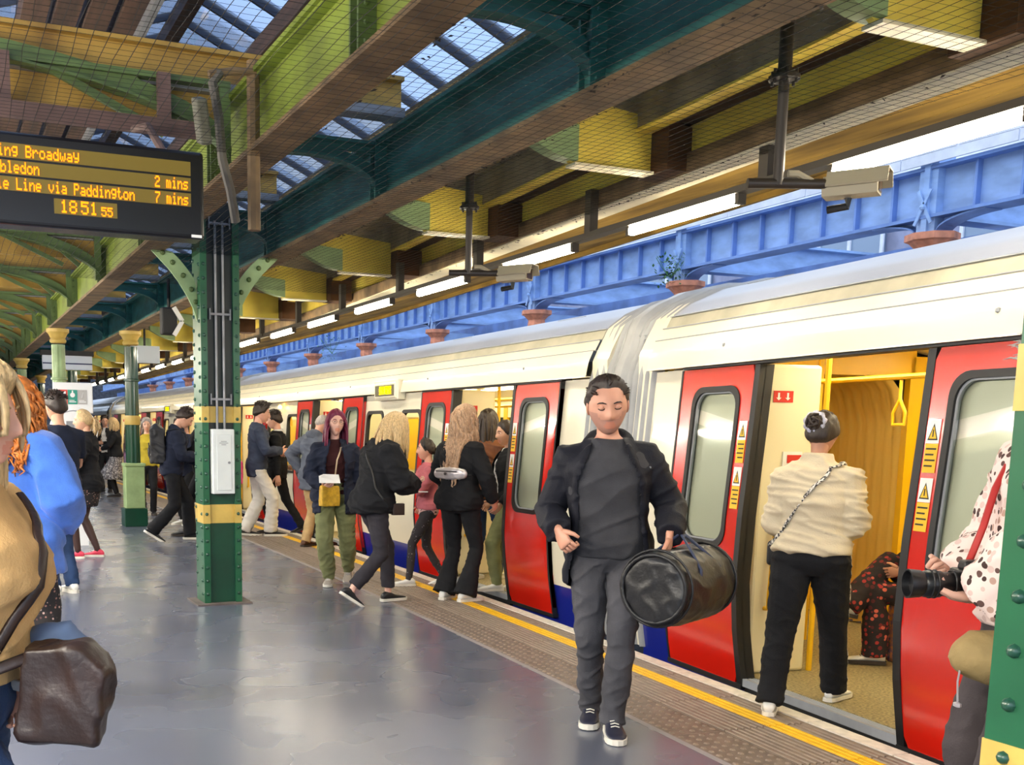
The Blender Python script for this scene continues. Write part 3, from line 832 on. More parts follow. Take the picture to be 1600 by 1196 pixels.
# ------------------------------------------------------------------ box columns and round columns
def box_column(y, label):
    c = empty('box_column', (2.21,y,0), label=label, cat='column', kind='structure')
    hw, hd = .165, .15; H_ = 3.36
    for sx in (-1,1):
        mb = MB(); xa, xb = sorted((sx*hw, sx*(hw-.055)))
        mb.box(xa,xb,-hd,hd,0,H_,0)
        mb.build('side_plate', [M_coll], c)
        for z0, z1 in ((1.555,1.69),(.70,.86)):
            mb = MB(); xa2, xb2 = sorted((sx*(hw+.003), sx*(hw-.058)))
            mb.box(xa2,xb2,-hd-.003,hd+.003,z0,z1); mb.build('yellow_band', [M_band], c)
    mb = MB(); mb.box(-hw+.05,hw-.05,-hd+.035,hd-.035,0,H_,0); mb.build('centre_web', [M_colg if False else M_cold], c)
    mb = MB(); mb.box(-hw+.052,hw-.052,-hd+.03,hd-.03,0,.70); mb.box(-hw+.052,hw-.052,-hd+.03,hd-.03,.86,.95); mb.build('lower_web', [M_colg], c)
    for z0, z1 in ((1.555,1.69),(.70,.86)):
        mb = MB(); mb.box(-hw+.05,hw-.05,-hd+.028,hd-.028,z0,z1); mb.build('yellow_band', [M_band], c)
    # rivets: down both edges of the side plates and across the outer faces
    mb = MB(); r_ = .016; z = .09
    mb.lathe([(r_,0),(r_*.85,.008),(r_*.5,.014),(0.001,.016)], 8); prot = mb
    me_f = prot.mesh('rivet', [M_rivc], True)
    k = 0
    while z < 3.3:
        for sx in (-1,1):
            o = link('rivet', me_f, c, (sx*(hw-.028),-hd,z)); o.rotation_euler = (PI/2,0,0)
            for dy in (-hd+.05,hd-.05):
                o = link('rivet', me_f, c, (sx*hw,dy,z+(.05 if dy>0 else 0))); o.rotation_euler = (0,sx*PI/2,0)
        z += .115; k += 1
    return c
colm = box_column(9.2, 'big dark green riveted column with yellow bands, conduits and a white cabinet')
coln = box_column(1.42, 'close riveted green column cut by the right edge of the picture')
mb = MB(); mb.box(-.24,.24,-.22,.22,0,.012); mb.build('base_patch', [mat('mortar_grey', (104,94,88), .8, var=.3)], colm)
# sage Y brackets with bolts on the main column
for sx in (-1,1):
    mb = MB(); n = 8
    inner = [(.17+.40*t**1.25, 2.42+.62*t**.85) for t in [i/n for i in range(n+1)]]
    outer = [(.17+.40*t, 2.72+.36*t) if t > 0 else (.17,2.72) for t in [i/n for i in range(n+1)]]
    inner = [(.17,2.40),(.20,2.50),(.25,2.60),(.32,2.71),(.40,2.81),(.49,2.90),(.54,2.95)]
    outer = [(.17,2.62),(.17,2.66),(.19,2.74),(.24,2.81),(.30,2.88),(.37,2.945),(.40,2.95)]
    inner = [(sx*a,b) for a,b in inner]; outer = [(sx*a,b) for a,b in outer]
    mb.strip(inner, outer, 'y', -.035, -.01)
    br = mb.build('y_bracket', [M_sage], colm, False)
    for t in (.1,.3,.5,.7,.9):
        j = t*6; i = int(j); q = j-i
        p = [(inner[i][k]*(1-q)+inner[min(i+1,6)][k]*q+outer[i][k]*(1-q)+outer[min(i+1,6)][k]*q)/2 for k in (0,1)]
        m2 = MB(); m2.lathe([(.022,0),(.02,.012),(.012,.02),(.001,.021)], 8); o = m2.build('bolt', [M_olive], br, True)
        o.location = (p[0],-.035,p[1]); o.rotation_euler = (PI/2,0,0)
# conduits, clamps and cabinet on the main column
for xx in (-.035,.028):
    mb = MB(); mb.tube([(xx,-.14,1.5),(xx,-.14,3.2)], .011, 8); mb.build('conduit', [M_pipe], colm, True)
for z in (1.75,2.45,3.18):
    mb = MB(); mb.box(-.085,.085,-.15,-.12,z-.009,z+.009); mb.box(-.09,-.082,-.16,-.12,z-.045,z+.045); mb.box(.082,.09,-.16,-.12,z-.045,z+.045)
    mb.build('conduit_clamp', [M_pipe], colm)
mb = MB(); mb.box(-.095,.095,-.215,-.115,.955,1.50); cab = bevel(mb.build('cabinet', [mat('cabinet_white', (214,220,218), .4, var=.05)], colm), .008)
mb = MB(); mb.box(-.06,.065,-.222,-.214,.985,1.455); cd = bevel(mb.build('cabinet_door', [mat('cabinet_white', (214,220,218))], cab), .003)
mb = MB(); mb.tube([(.045,-.222,1.22),(.045,-.232,1.22)], .011, 10); mb.build('lock', [M_pipe], cab)
mb = MB()
for k, wd in enumerate((.05,.075,.04)): mb.box(-wd/2,wd/2,-.2235,-.2215,1.395-k*.014,1.400-k*.014)
mb.build('small_print', [M_pipe], cab)
def round_column(x, y, label, pale=False, band=True, H_=2.95):
    c = empty('round_column', (x,y,0), label=label, cat='column', kind='structure')
    g = M_sage if pale else M_colg
    mb = MB(); mb.box(-.175,.175,-.175,.175,0,.28); bevel(mb.build('plinth_base', [M_colg], c), .01)
    mb = MB(); mb.box(-.145,.145,-.145,.145,.28,.92); mb.box(-.16,.16,-.16,.16,.92,.97); bevel(mb.build('plinth', [M_sage if not pale else M_cream], c), .01)
    # octagonal fluted shaft
    mb = MB(); n = 24
    pr_ = [(.105*(1 if j % 3 else .88), a) for j, a in enumerate([2*PI*k/n for k in range(n)])]
    for z0, z1, s0, s1 in ((.97,2.72,1.05,.93),):
        vs = [(r_*s*math.cos(a),r_*s*math.sin(a),z) for s,z in ((s0,z0),(s1,z1)) for r_,a in pr_]
        mb.add(vs, [(k,(k+1)%n,n+(k+1)%n,n+k) for k in range(n)])
    mb.build('shaft', [g], c, True)
    mb = MB(); mb.lathe([(.118,1.55),(.12,1.56),(.12,1.68),(.118,1.69)], 24); mb.build('yellow_band', [M_band], c, True)
    mb = MB(); mb.lathe([(.11,2.2),(.122,2.21),(.122,2.23),(.11,2.24)], 20); mb.build('collar', [g], c, True)
    mb = MB(); mb.lathe([(.10,2.74),(.12,2.76),(.12,2.79),(.105,2.81),(.14,2.88),(.165,2.9),(.165,2.95)], 20); mb.build('capital', [M_band], c, True)
    return c
round_column(2.74, 16.9, 'round dark green column with a gold capital beside the man with the backpack')
round_column(1.70, 17.05, 'pale round column with a gold capital behind the white help point', True)
round_column(2.74, 24.7, 'far round green column hidden behind the nearer round columns'); round_column(1.7, 24.7, 'far pale green column at the left behind the crowd', True)
round_column(2.74, 32.5, 'farthest round green column of the right row'); round_column(1.7, 32.5, 'farthest pale column of the left row', True)

# ------------------------------------------------------------------ blue ironwork beyond the train
bs = empty('blue_girder', (8.5,0,0), label='long blue riveted girder beyond the train roof', cat='girder', kind='structure')
mb = MB(); mb.box(-.01,.01,-3,62,3.50,3.90); mb.build('web', [M_bl], bs)
mb = MB(); mb.box(-.13,.13,-3,62,3.47,3.50); mb.build('lower_flange', [M_bl2], bs)
mb = MB(); mb.box(-.12,.12,-3,62,3.90,3.93); mb.build('upper_flange', [M_bl2], bs)
sm = MB(); sm.box(-.07,-.01,-.012,.012,3.5,3.9); me_s = sm.mesh('stiffener', [M_bl2])
y = -1.5
while y < 40: link('stiffener', me_s, bs, (0,y,0)); y += .45
mb = MB(); mb.box(.75,.77,-3,62,3.0,3.42); mb.box(.62,.9,-3,62,2.98,3.0); mb.build('rear_girder', [M_bl2], bs)
pk = MB(); pk.box(-.16,-.14,.004,1.19,3.94,4.03); me_pk = pk.mesh('white_plank', [M_wplank])
y = -3
while y < 45:
    for k in range(2): link('white_plank', me_pk, bs, (0,y+(.6 if k else 0),k*.095)); 
    y += 1.2
cp = MB(); cp.lathe([(.10,2.6),(.11,3.0),(.14,3.12),(.13,3.2),(.2,3.27),(.235,3.28),(.235,3.34)], 8)
cs = MB(); cs.lathe([(.12,-1.2),(.10,2.6)], 10)
po = MB(); po.box(-.10,.10,-.10,.10,3.34,4.05); po.box(-.125,.125,-.03,.03,3.34,4.05)
kn = MB(); n = 8
for s in (1,-1):
    P = [(s*(.12+.5*(1-math.cos(PI/2*i/n))), 3.36+.115*math.sin(PI/2*i/n)) for i in range(n+1)]
    kn.strip(P, [(p[0],min(3.47,p[1]+.10)) for p in P], 'x', -.012, .012); kn.strip([(p[0],p[1]-.015) for p in P], P, 'x', -.1, .1)
xg = MB(); xg.box(.1,4.0,-.01,.01,3.50,3.85); xg.box(.1,4.0,-.1,.1,3.47,3.5); xg.box(.1,4.0,-.1,.1,3.85,3.88)
xg.box(.1,.8,-.01,.01,3.1,3.3)
lat = MB(); lat.bar((-.14,-.09,3.42),(-.14,.07,3.72),.03,.012,0,(1,0,0)); lat.bar((-.14,.09,3.42),(-.14,-.07,3.72),.03,.012,0,(1,0,0)); lat.ball((-.15,0,3.57),.03,8)
meshes = [('shaft',cs.mesh('shaft',[M_bl2],True)),('capital',cp.mesh('capital',[M_terra])),('post',po.mesh('post',[M_bl])),('knee_bracket',kn.mesh('knee_bracket',[M_bl2])),('cross_girder',xg.mesh('cross_girder',[M_bl])),('scroll_tie',lat.mesh('scroll_tie',[M_bl]))]
y = 7.52-3.58*2; i = 0
while y < 50:
    o = empty('blue_column', (8.5,y,0), label=['blue column off the right edge','blue column behind the right end of the train roof','blue post with an orange capital at the right beside the camera bracket','blue post with plants on its orange capital'][i] if i < 4 else ['blue post with orange capital, third from the right','blue post with orange capital, fourth from the right','blue post with orange capital, fifth from the right'][i-4] if i < 7 else 'blue post with a small orange capital far along', cat='column', kind='structure')
    for nm, me in meshes: link(nm, me, o)
    y += 3.58; i += 1
# plants growing on two capitals
M_leaf = mat('weed_leaf', (64,112,58), .6, var=.4, scale=30)
def weed(loc, n, s, label, seed):
    rr = random.Random(seed); mb = MB()
    for i in range(n):
        a = rr.uniform(0,2*PI); r_ = s*rr.uniform(.1,1); h = s*rr.uniform(-.6,1.0); c = Vector((r_*math.cos(a), r_*math.sin(a), h))
        t = Vector((rr.uniform(-1,1),rr.uniform(-1,1),rr.uniform(-.4,.8))).normalized(); q = t.cross(Vector((0,0,1))).normalized()*.016; L_ = t*.055
        mb.add([c,c+L_*.5+q,c+L_,c+L_*.5-q], [(0,1,2,3)])
    for k in range(5):
        a = rr.uniform(0,2*PI); mb.tube([(0,0,-.05),(s*.5*math.cos(a),s*.5*math.sin(a),s*.4),(s*.8*math.cos(a),s*.8*math.sin(a),s*.9)], .004, 4)
    o = mb.build('wild_weed', [M_leaf]); o.location = loc; return tag(o, label, 'plant')
weed((8.27,11.1,3.42), 130, .22, 'green weeds sprouting on the orange capital above the carriage gap', 3)
weed((8.2,23.2,3.25), 90, .34, 'thin weeds on the far blue girder over the second carriage roof', 5)
# ------------------------------------------------------------------ walls far right and at the end
wr = empty('wall_right', (0,0,0), label='pale lavender brick retaining wall beyond the tracks', kind='structure')
mb = MB(); mb.box(13.4,13.6,-6,75,-1.2,5.2); mb.build('brickwork', [M_brick], wr)
mb = MB(); mb.box(13.25,13.6,-6,75,5.2,5.4); mb.build('coping', [M_wplank], wr)
wm = MB(); wm.box(-.06,.05,-1.3,1.3,2.8,4.9,0)
for k in range(5): wm.box(-.09,-.06,-1.3+k*.65-.03,-1.3+k*.65+.03,2.8,4.9,1)
for k in range(4): wm.box(-.09,-.06,-1.3,1.3,2.8+k*.7-.03,2.8+k*.7+.03,1)
mw = wm.mesh('wall_window', [mat('window_grey', (120,140,164), .2, spec=.8), M_wplank])
for y in (2,6,10,14,18): link('wall_window', mw, wr, (13.4,y,0))
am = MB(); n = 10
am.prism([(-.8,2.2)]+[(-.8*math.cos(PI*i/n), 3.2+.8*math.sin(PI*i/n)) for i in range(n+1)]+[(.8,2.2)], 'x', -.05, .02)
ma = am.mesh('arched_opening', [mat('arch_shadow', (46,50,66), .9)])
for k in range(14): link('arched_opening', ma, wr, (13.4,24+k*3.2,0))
mb = MB(); mb.box(-9,14,74,74.4,-1.2,7); mb.build('wall_back', [mat('end_wall', (60,62,70), .9, var=.4)], kind='structure', label='dim end wall far down the platform')
mb = MB(); mb.box(-9.3,-9,-4,75,-.3,4.1); mb.build('wall_left', [mat('left_wall', (120,104,84), .9, var=.4)], kind='structure', label='brick wall left of the platform, out of view')
# ------------------------------------------------------------------ departures board
DOT = {'E':"11111 10000 10000 11110 10000 10000 11111",'a':"00000 00000 01110 00001 01111 10001 01111",'l':"01100 00100 00100 00100 00100 00100 01110",'i':"00100 00000 01100 00100 00100 00100 01110",
'n':"00000 00000 10110 11001 10001 10001 10001",'g':"00000 01111 10001 10001 01111 00001 01110",'B':"11110 10001 10001 11110 10001 10001 11110",'r':"00000 00000 10110 11001 10000 10000 10000",
'o':"00000 00000 01110 10001 10001 10001 01110",'d':"00001 00001 01101 10011 10001 10001 01111",'w':"00000 00000 10001 10001 10101 10101 01010",'y':"00000 10001 10001 10001 01111 00001 01110",
'W':"10001 10001 10001 10101 10101 11011 10001",'m':"00000 00000 11010 10101 10101 10101 10101",'b':"10000 10000 10110 11001 10001 10001 11110",'e':"00000 00000 01110 10001 11111 10000 01110",
'C':"01110 10001 10000 10000 10000 10001 01110",'c':"00000 00000 01110 10000 10000 10001 01110",'L':"10000 10000 10000 10000 10000 10000 11111",'v':"00000 00000 10001 10001 10001 01010 00100",
'P':"11110 10001 10001 11110 10000 10000 10000",'t':"01000 01000 11100 01000 01000 01001 00110",'s':"00000 00000 01111 10000 01110 00001 11110",' ':"00000 00000 00000 00000 00000 00000 00000",
'1':"00100 01100 00100 00100 00100 00100 01110",'2':"01110 10001 00001 00110 01000 10000 11111",'3':"11110 00001 00001 01110 00001 00001 11110",'5':"11111 10000 11110 00001 00001 10001 01110",'7':"11111 00001 00010 00100 01000 01000 01000",'8':"01110 10001 10001 01110 10001 10001 01110"}
def dots(mb, txt, x, z, p, right=False, cw=6, pz=None):
    pz = pz or p
    if right: x -= p*cw*len(txt)
    for ch in txt:
        for j, row in enumerate(DOT[ch].split()):
            for k, b in enumerate(row):
                if b == '1': mb.box(x+k*p,x+k*p+p*.98,-.004,0,z-j*pz-pz*.98,z-j*pz)
        x += p*cw
db = empty('departures_board', (0,5.28,0), label='black hanging departures board with orange lettering and clock', cat='sign')
mb = MB(); mb.box(-.22,1.22,0,.16,2.40,2.80); bevel(mb.build('case', [mat('board_black', (16,14,14), .25)], db), .018, 3)
M_led2 = emat('led_orange', (255,104,12), 2.0); M_row = mat('board_row', (84,74,16), .5, emit=(110,84,8), estr=.22)
for k, (za, zb) in enumerate(((2.685,2.748),(2.615,2.675),(2.545,2.605))):
    mb = MB(); mb.box(-.12,1.155,-.003,.01,za,zb); mb.build('text_row', [M_row], db)
mb = MB(); mb.box(.53,.81,-.003,.01,2.462,2.528); mb.build('text_row', [M_row], db)
p_ = .0060
for t, zt in (('Ealing Broadway',2.745),('Wimbledon',2.672),('Circle Line via Paddington',2.603)):
    pass
for txt, xr, zt, p in (('Ealing Broadway',.650,2.742,.0049),('Wimbledon',.475,2.671,.0047),('Circle Line via Paddington',.895,2.600,.0046),('2 mins',1.145,2.671,.0044),('7 mins',1.145,2.600,.0044)):
    mb = MB(); dots(mb, txt, xr, zt, p, True, 6, .0072); mb.build('lettering', [M_led2], db).location = (0,-.002,0)
for t_, x_ in (('18',.557),('51',.648)):
    mb = MB(); dots(mb, t_, x_, 2.524, .0066, False, 6, .0080); mb.build('lettering', [M_led2], db).location = (0,-.002,0)
mb = MB(); dots(mb, '55', .738, 2.507, .0046, False, 6, .0058); mb.build('lettering', [M_led2], db).location = (0,-.002,0)
mb = MB(); mb.box(1.155,1.205,-.003,0,2.405,2.418); mb.build('maker_plate', [M_stw], db)
# brown rail frame carrying the board
for xx in (-.1,1.05):
    mb = MB(); mb.tube([(xx,.08,2.79),(xx,.5,3.02),(xx,.94,3.11)], .02, 8); mb.build('hanger_rod', [M_rail], db, True)
hr = empty('rail_frame', (0,6.22,0), label='brown slotted rail frame hung under the yellow beam above the departures board', cat='frame')
mb = MB(); mb.box(-3,1.40,-.03,.03,3.10,3.18); mb.build('lower_rail', [M_rail], hr)
for xx in (.39,1.22):
    mb = MB(); mb.box(xx-.035,xx+.035,-.025,.025,3.18,3.42); mb.build('post', [M_rail], hr)
# grey loudspeaker and pipes beside the board
sp = empty('loudspeaker', (1.36,5.75,2.9), 0, label='grey column loudspeaker on bent pipes between board and green girder', cat='loudspeaker')
Mx = Matrix.Rotation(R(-12),4,'Y') @ Matrix.Rotation(R(20),4,'X')
mb = MB(); mb.box(-.05,.01,-.05,.05,.06,.28,0,Mx); bevel(mb.build('case', [mat('speaker_cream', (120,118,100), .6, var=.3)], sp), .012)
mb = MB(); mb.tube([(.06,0,.42),(.02,0,.36),(.05,0,.2),(.07,.02,0),(.12,.05,-.15),(.16,.1,-.3)], .025, 8); mb.build('bent_pipe', [mat('pipe_dirty', (96,90,80), .6, var=.3)], sp, True)
mb = MB(); mb.tube([(.0,0,.40),(.12,0,.43),(.30,.0,.45)], .02, 8); mb.build('bent_pipe', [M_flange], sp, True)
mb = MB(); mb.tube([(.24,.02,-.35),(.24,.02,.5)], .035, 8); mb.build('post', [M_flange], sp, True)
# ------------------------------------------------------------------ security cameras on drop poles
def cctv(x, y, label, yaw, tilt=0):
    c = empty('security_camera', (x,y,0), label=label, cat='camera', group='security cameras under the canopy')
    pm = mat('pole_dark', (62,56,52), .4, metal=.4)
    mb = MB(); mb.tube([(0,0,3.12),(0,0,3.68)], .028, 10); mb.tube([(0,0,3.66),(0,0,4.22)], .036, 10); mb.build('drop_pole', [pm], c, True)
    mb = MB(); mb.lathe([(.08,3.64),(.08,3.66),(.05,3.67),(.05,3.69)], 12); 
    for k in range(6): mb.cyl((.062*math.cos(k*PI/3),.062*math.sin(k*PI/3),3.62),(.062*math.cos(k*PI/3),.062*math.sin(k*PI/3),3.69),.008,None,6)
    mb.build('pole_flange', [pm], c)
    c.scale = (.82,.82,.82); Ma = Matrix.Translation((0,0,3.13)) @ Matrix.Rotation(yaw,4,'Z'); Mh = Ma @ Matrix.Translation((.37,0,-.02)) @ Matrix.Rotation(R(-32),4,'Z')
    def put(mb, M_, nm, mt, par, sm=False):
        mb.v = [tuple(M_ @ Vector(v)) for v in mb.v]; return mb.build(nm, [mt], par, sm)
    mb = MB(); mb.tube([(-.16,0,0),(.30,0,0)], .026, 10); put(mb, Ma, 'cross_arm', pm, c, True)
    mb = MB(); mb.tube([(.05,0,.05),(.1,0,.05),(.2,0,.0),(.30,0,.0)], .018, 8); put(mb, Ma, 'cable_duct', mat('duct_grey', (160,150,128), .5), c, True)
    cm = mat('camera_cream', (168,158,134), .5)      # housing with a sunshield hood
    hx = [(-.075,-.05),(.075,-.05),(.09,.0),(.06,.07),(-.06,.07),(-.09,.0)]
    mb = MB(); mb.prism([(p[0]*.85,p[1]*.85) for p in hx], 'x', -.12, .15); hb = put(mb, Mh, 'housing', cm, c)
    mb = MB(); hood = [(-.09,.0),(-.06,.072),(.06,.072),(.09,.0)]; mb.strip(hood, [(p[0]*1.08,p[1]+.008) for p in hood], 'x', -.1, .20); put(mb, Mh, 'hood', cm, hb)
    mb = MB(); mb.box(.151,.156,-.045,.045,-.03,.05); put(mb, Mh, 'lens_window', mat('lens_brown', (70,54,44), .2), hb)
    mb = MB(); mb.tube([(0,0,-.05),(0,0,-.09),(-.1,0,-.1)], .02, 8); put(mb, Mh, 'swivel', M_black, c)
    return c
cctv(3.36, 3.79, 'boxy security camera on a drop pole at the right, before the blue post', R(-23))
cctv(3.36, 6.74, 'second security camera on a drop pole, above the carriage gap side of the train', R(-23))
# ------------------------------------------------------------------ platform signs and help point
hp = empty('help_point', (1.58,14.26,0), -.1, label='white help point with a round panel behind the blonde woman in pink shoes', cat='help point')
M_pw = mat('sign_white', (226,228,228), .35)
mb = MB(); mb.box(-.24,.24,-.03,.03,1.68,2.06); bevel(mb.build('head_panel', [M_pw], hp), .01)
mb = MB(); mb.lathe([(.295,-.04),(.3,-.03),(.3,.03),(.295,.04)], 32); o = mb.build('round_panel', [M_pw], hp, True); o.location = (0,0,1.46); o.rotation_euler = (PI/2,0,0)
mb = MB(); mb.tube([(.25*math.cos(2*PI*i/32),-.04,1.46+.25*math.sin(2*PI*i/32)) for i in range(32)], .006, 6, 0, True); mb.build('ring', [M_pipe], hp, True)
mb = MB(); mb.box(-.09,.0,-.055,-.04,1.36,1.58); mb.build('speaker_panel', [M_pipe], hp)
mb = MB(); mb.box(-.14,.14,-.05,.05,0,1.2); mb.build('stem', [M_pw], hp)
for k, c_ in enumerate(((206,66,50),(30,140,120),(168,168,166))):
    mb = MB(); x_ = -.18+k*.118; mb.box(x_,x_+.116,-.036,-.03,1.79,1.97,0)
    if k == 0: mb.box(x_+.02,x_+.045,-.039,-.036,1.87,1.95,1); mb.box(x_+.06,x_+.095,-.039,-.036,1.87,1.95,1)
    if k == 1: mb.lathe([(.03,0),(.03,.003)], 12, 1, (0,0,0)); n_ = len(mb.v); mb.v[-24:] = [(x_+.058+a, -.037-cz, 1.905+b) for a,b,cz in mb.v[-24:]]; mb.box(x_+.05,x_+.066,-.04,-.036,1.93,1.96,1)
    if k == 2: mb.bar((x_+.05,-.038,1.87),(x_+.07,-.038,1.94),.012,.004,1)
    mb.box(x_+.015,x_+.1,-.038,-.036,1.815,1.825,1); mb.box(x_+.015,x_+.08,-.038,-.036,1.835,1.842,1)
    mb.build('coloured_square', [mat('square_%s'%['red','green','grey'][k], c_, .4), M_pw], hp)
sg = empty('hanging_sign', (3.05,18.5,0), 0, label='blank white hanging box sign right of the far round column', cat='sign')
mb = MB(); mb.box(-.05,.42,-.05,.05,2.58,2.86); mb.build('panel', [mat('sign_lit', (190,200,214), .4)], sg)
mb = MB(); mb.tube([(.18,0,2.86),(.18,0,3.47)], .02, 6); mb.build('rod', [M_dark], sg)
s2 = empty('hanging_sign', (1.9,21.5,0), 0, label='wide white hanging sign with a dark stripe, left of the far round column', cat='sign')
mb = MB(); mb.box(-.05,.85,-.06,.06,2.58,2.84); mb.build('panel', [mat('sign_lit', (214,224,236))], s2)
mb = MB(); mb.box(-.05,.85,-.065,-.058,2.68,2.705); mb.build('stripe', [mat('stripe_navy', (40,50,90), .5)], s2)
mb = MB(); mb.box(-.08,.88,-.1,.1,2.84,2.93); mb.build('top_case', [M_dark], s2)
sk = empty('hanging_speaker', (2.66,13.3,2.78), 0, label='black box with a white bent bracket left of the big green column', cat='loudspeaker')
mb = MB(); mb.box(-.14,.05,-.08,.08,-.16,.16); bevel(mb.build('case', [M_black], sk), .02)
mb = MB(); mb.bar((0,-.1,.16),(.1,-.1,0),.03,.05); mb.bar((.1,-.1,0),(.0,-.1,-.17),.03,.05); mb.build('bracket', [M_stw], sk)
mb = MB(); mb.tube([(-.04,0,.16),(-.04,0,.5)], .02, 6); mb.build('rod', [M_dark], sk)
# ------------------------------------------------------------------ bird net
def net():
    mb = MB(); rr = random.Random(11)
    x0, x1, y0, y1, p = -2.6, 4.02, 2.2, 11.0, .056
    def zz(x, y): return 2.935-.012*(.5-.5*math.cos(2*PI*(y-4.25)/AP))
    def line(pts, r_=.0017):
        b = len(mb.v)
        for q in pts:
            q = Vector(q)
            for k in range(3): mb.v.append((q.x+r_*math.cos(2.09*k), q.y+r_*math.sin(2.09*k)*.7, q.z+r_*math.sin(2.09*k)*.7))
        for i in range(len(pts)-1):
            for k in range(3): mb.f.append((b+3*i+k,b+3*i+(k+1)%3,b+3*i+3+(k+1)%3,b+3*i+3+k)); mb.m.append(0)
    n = int((x1-x0)/p)
    for i in range(n+1):
        x = x0+i*p
        line([(x+.006*math.sin(3*t+i), y0+(y1-y0)*t/26, zz(x, y0+(y1-y0)*t/26)) for t in range(27)])
    n = int((y1-y0)/p)
    for i in range(n+1):
        y = y0+i*p
        line([(x0+(x1-x0)*t/16, y+.008*math.sin(2*t+i*.7), zz(0, y)) for t in range(17)])
    o = mb.build('bird_net', [mat('net_black', (22,20,18), .8)], kind='stuff')
    return tag(o, 'thin black wire bird net stretched under the roof girders', 'net')
net()
mb = MB(); rr = random.Random(8)
for i in range(520):
    x_ = rr.choice([2.86,2.86,1.79,2.64,BX(5)]); y_ = rr.uniform(2.6,10.5)
    if x_ == BX(5): x_ = BX(y_)-.02
    c = Vector((x_+rr.gauss(0,.018), y_, 2.945)); t = Vector((rr.uniform(-1,1),rr.uniform(-1,1),rr.uniform(-.3,.3)))*rr.uniform(.008,.02); q = t.cross(Vector((0,0,1)))*.45
    mb.add([c-t,c+q,c+t,c-q+Vector((0,0,.004))], [(0,1,2,3)])
tag(mb.build('leaf_litter', [mat('litter_dark', (44,34,24), .9)], kind='stuff'), 'dark scraps of leaf caught on the bird net along the girder edges', 'leaf litter')
# ------------------------------------------------------------------ people: builder
def sstep(a, b, x):
    t = max(0, min(1, (x-a)/(b-a))); return t*t*(3-2*t)
def remesh(mb, vox, it=4, fac=.5):
    me = bpy.data.meshes.new('tmp'); me.from_pydata(mb.v, [], mb.f)
    bm = bmesh.new(); bm.from_mesh(me); bmesh.ops.recalc_face_normals(bm, faces=bm.faces[:]); bm.to_mesh(me); bm.free()
    o = bpy.data.objects.new('tmp', me); COL.objects.link(o)
    r = o.modifiers.new('r', 'REMESH'); r.mode = 'VOXEL'; r.voxel_size = vox
    s = o.modifiers.new('s', 'SMOOTH'); s.factor = fac; s.iterations = it
    dg = bpy.context.evaluated_depsgraph_get()
    out = bpy.data.meshes.new_from_object(o.evaluated_get(dg))
    bpy.data.objects.remove(o); bpy.data.meshes.remove(me)
    return out
def wrinkle(me, amp, sc=(7,7,16), seed=0, amp2=0):
    n = len(me.vertices); co = np.empty(n*3); no = np.empty(n*3)
    me.vertices.foreach_get('co', co); me.vertices.foreach_get('normal', no)
    co = co.reshape(-1,3); no = no.reshape(-1,3)
    if amp:
        d = np.array([noise.noise((p[0]*sc[0]+seed, p[1]*sc[1]+seed*.7+p[2]*3, p[2]*sc[2]+p[0]*4)) for p in co])
        e = np.array([noise.noise((p[0]*sc[0]*.6-seed*2, p[1]*sc[1]*.6+seed, p[2]*sc[2]*.5+p[1]*5+9)) for p in co])
        d = .9*np.clip(1-np.abs(d)*2.6,0,1)**1.6+.8*e
        co = co+no*(d*amp)[:,None]
    me.vertices.foreach_set('co', co.ravel()); me.update()
def two_bone(a, t, l1, l2, pole):
    a = Vector(a); t = Vector(t); d = t-a; L_ = d.length
    if L_ > (l1+l2)*.999: t = a+d*((l1+l2)*.999/L_); d = t-a; L_ = d.length
    if L_ < abs(l1-l2)*1.05+1e-3: L_ = abs(l1-l2)*1.05+1e-3
    u = d.normalized(); c = (l1*l1+L_*L_-l2*l2)/(2*l1*L_); c = max(-1, min(1, c))
    p = Vector(pole); p = p-u*p.dot(u); p = p.normalized() if p.length > 1e-5 else Vector((0,1,0))
    return a+u*(l1*c)+p*(l1*math.sqrt(1-c*c)), t
SKINS = {}
def skin(rgb):
    return mat('skin_%d_%d_%d' % rgb, rgb, .5, var=.08, scale=12)
def cloth(name, rgb, rough=.85, var=.18, scale=9, bump=.25, bscale=140, **k):
    return mat('cloth_'+name, rgb, rough, spec=.25, var=var, scale=scale, bump=bump, bscale=bscale, **k)
# torso sections: z, half width, half depth, centre y
TOR_M = [(.84,.120,.095,-.005),(.90,.160,.110,-.01),(.97,.163,.112,-.01),(1.06,.148,.102,0),(1.15,.150,.105,.005),(1.24,.163,.112,.01),(1.33,.176,.115,.01),(1.385,.158,.102,.0),(1.43,.110,.084,-.01),(1.475,.072,.064,-.012)]
TOR_F = [(.84,.122,.098,-.005),(.90,.168,.115,-.012),(.97,.166,.112,-.01),(1.06,.132,.094,0),(1.15,.130,.095,.008),(1.24,.146,.118,.018),(1.32,.154,.112,.012),(1.38,.146,.092,.0),(1.425,.108,.076,-.01),(1.47,.064,.058,-.012)]
def tsec(T, z):
    if z <= T[0][0]: return T[0][1:]
    for a, b in zip(T, T[1:]):
        if z <= b[0]:
            t = (z-a[0])/(b[0]-a[0]); return tuple(a[i]+(b[i]-a[i])*t for i in (1,2,3))
    return T[-1][1:]
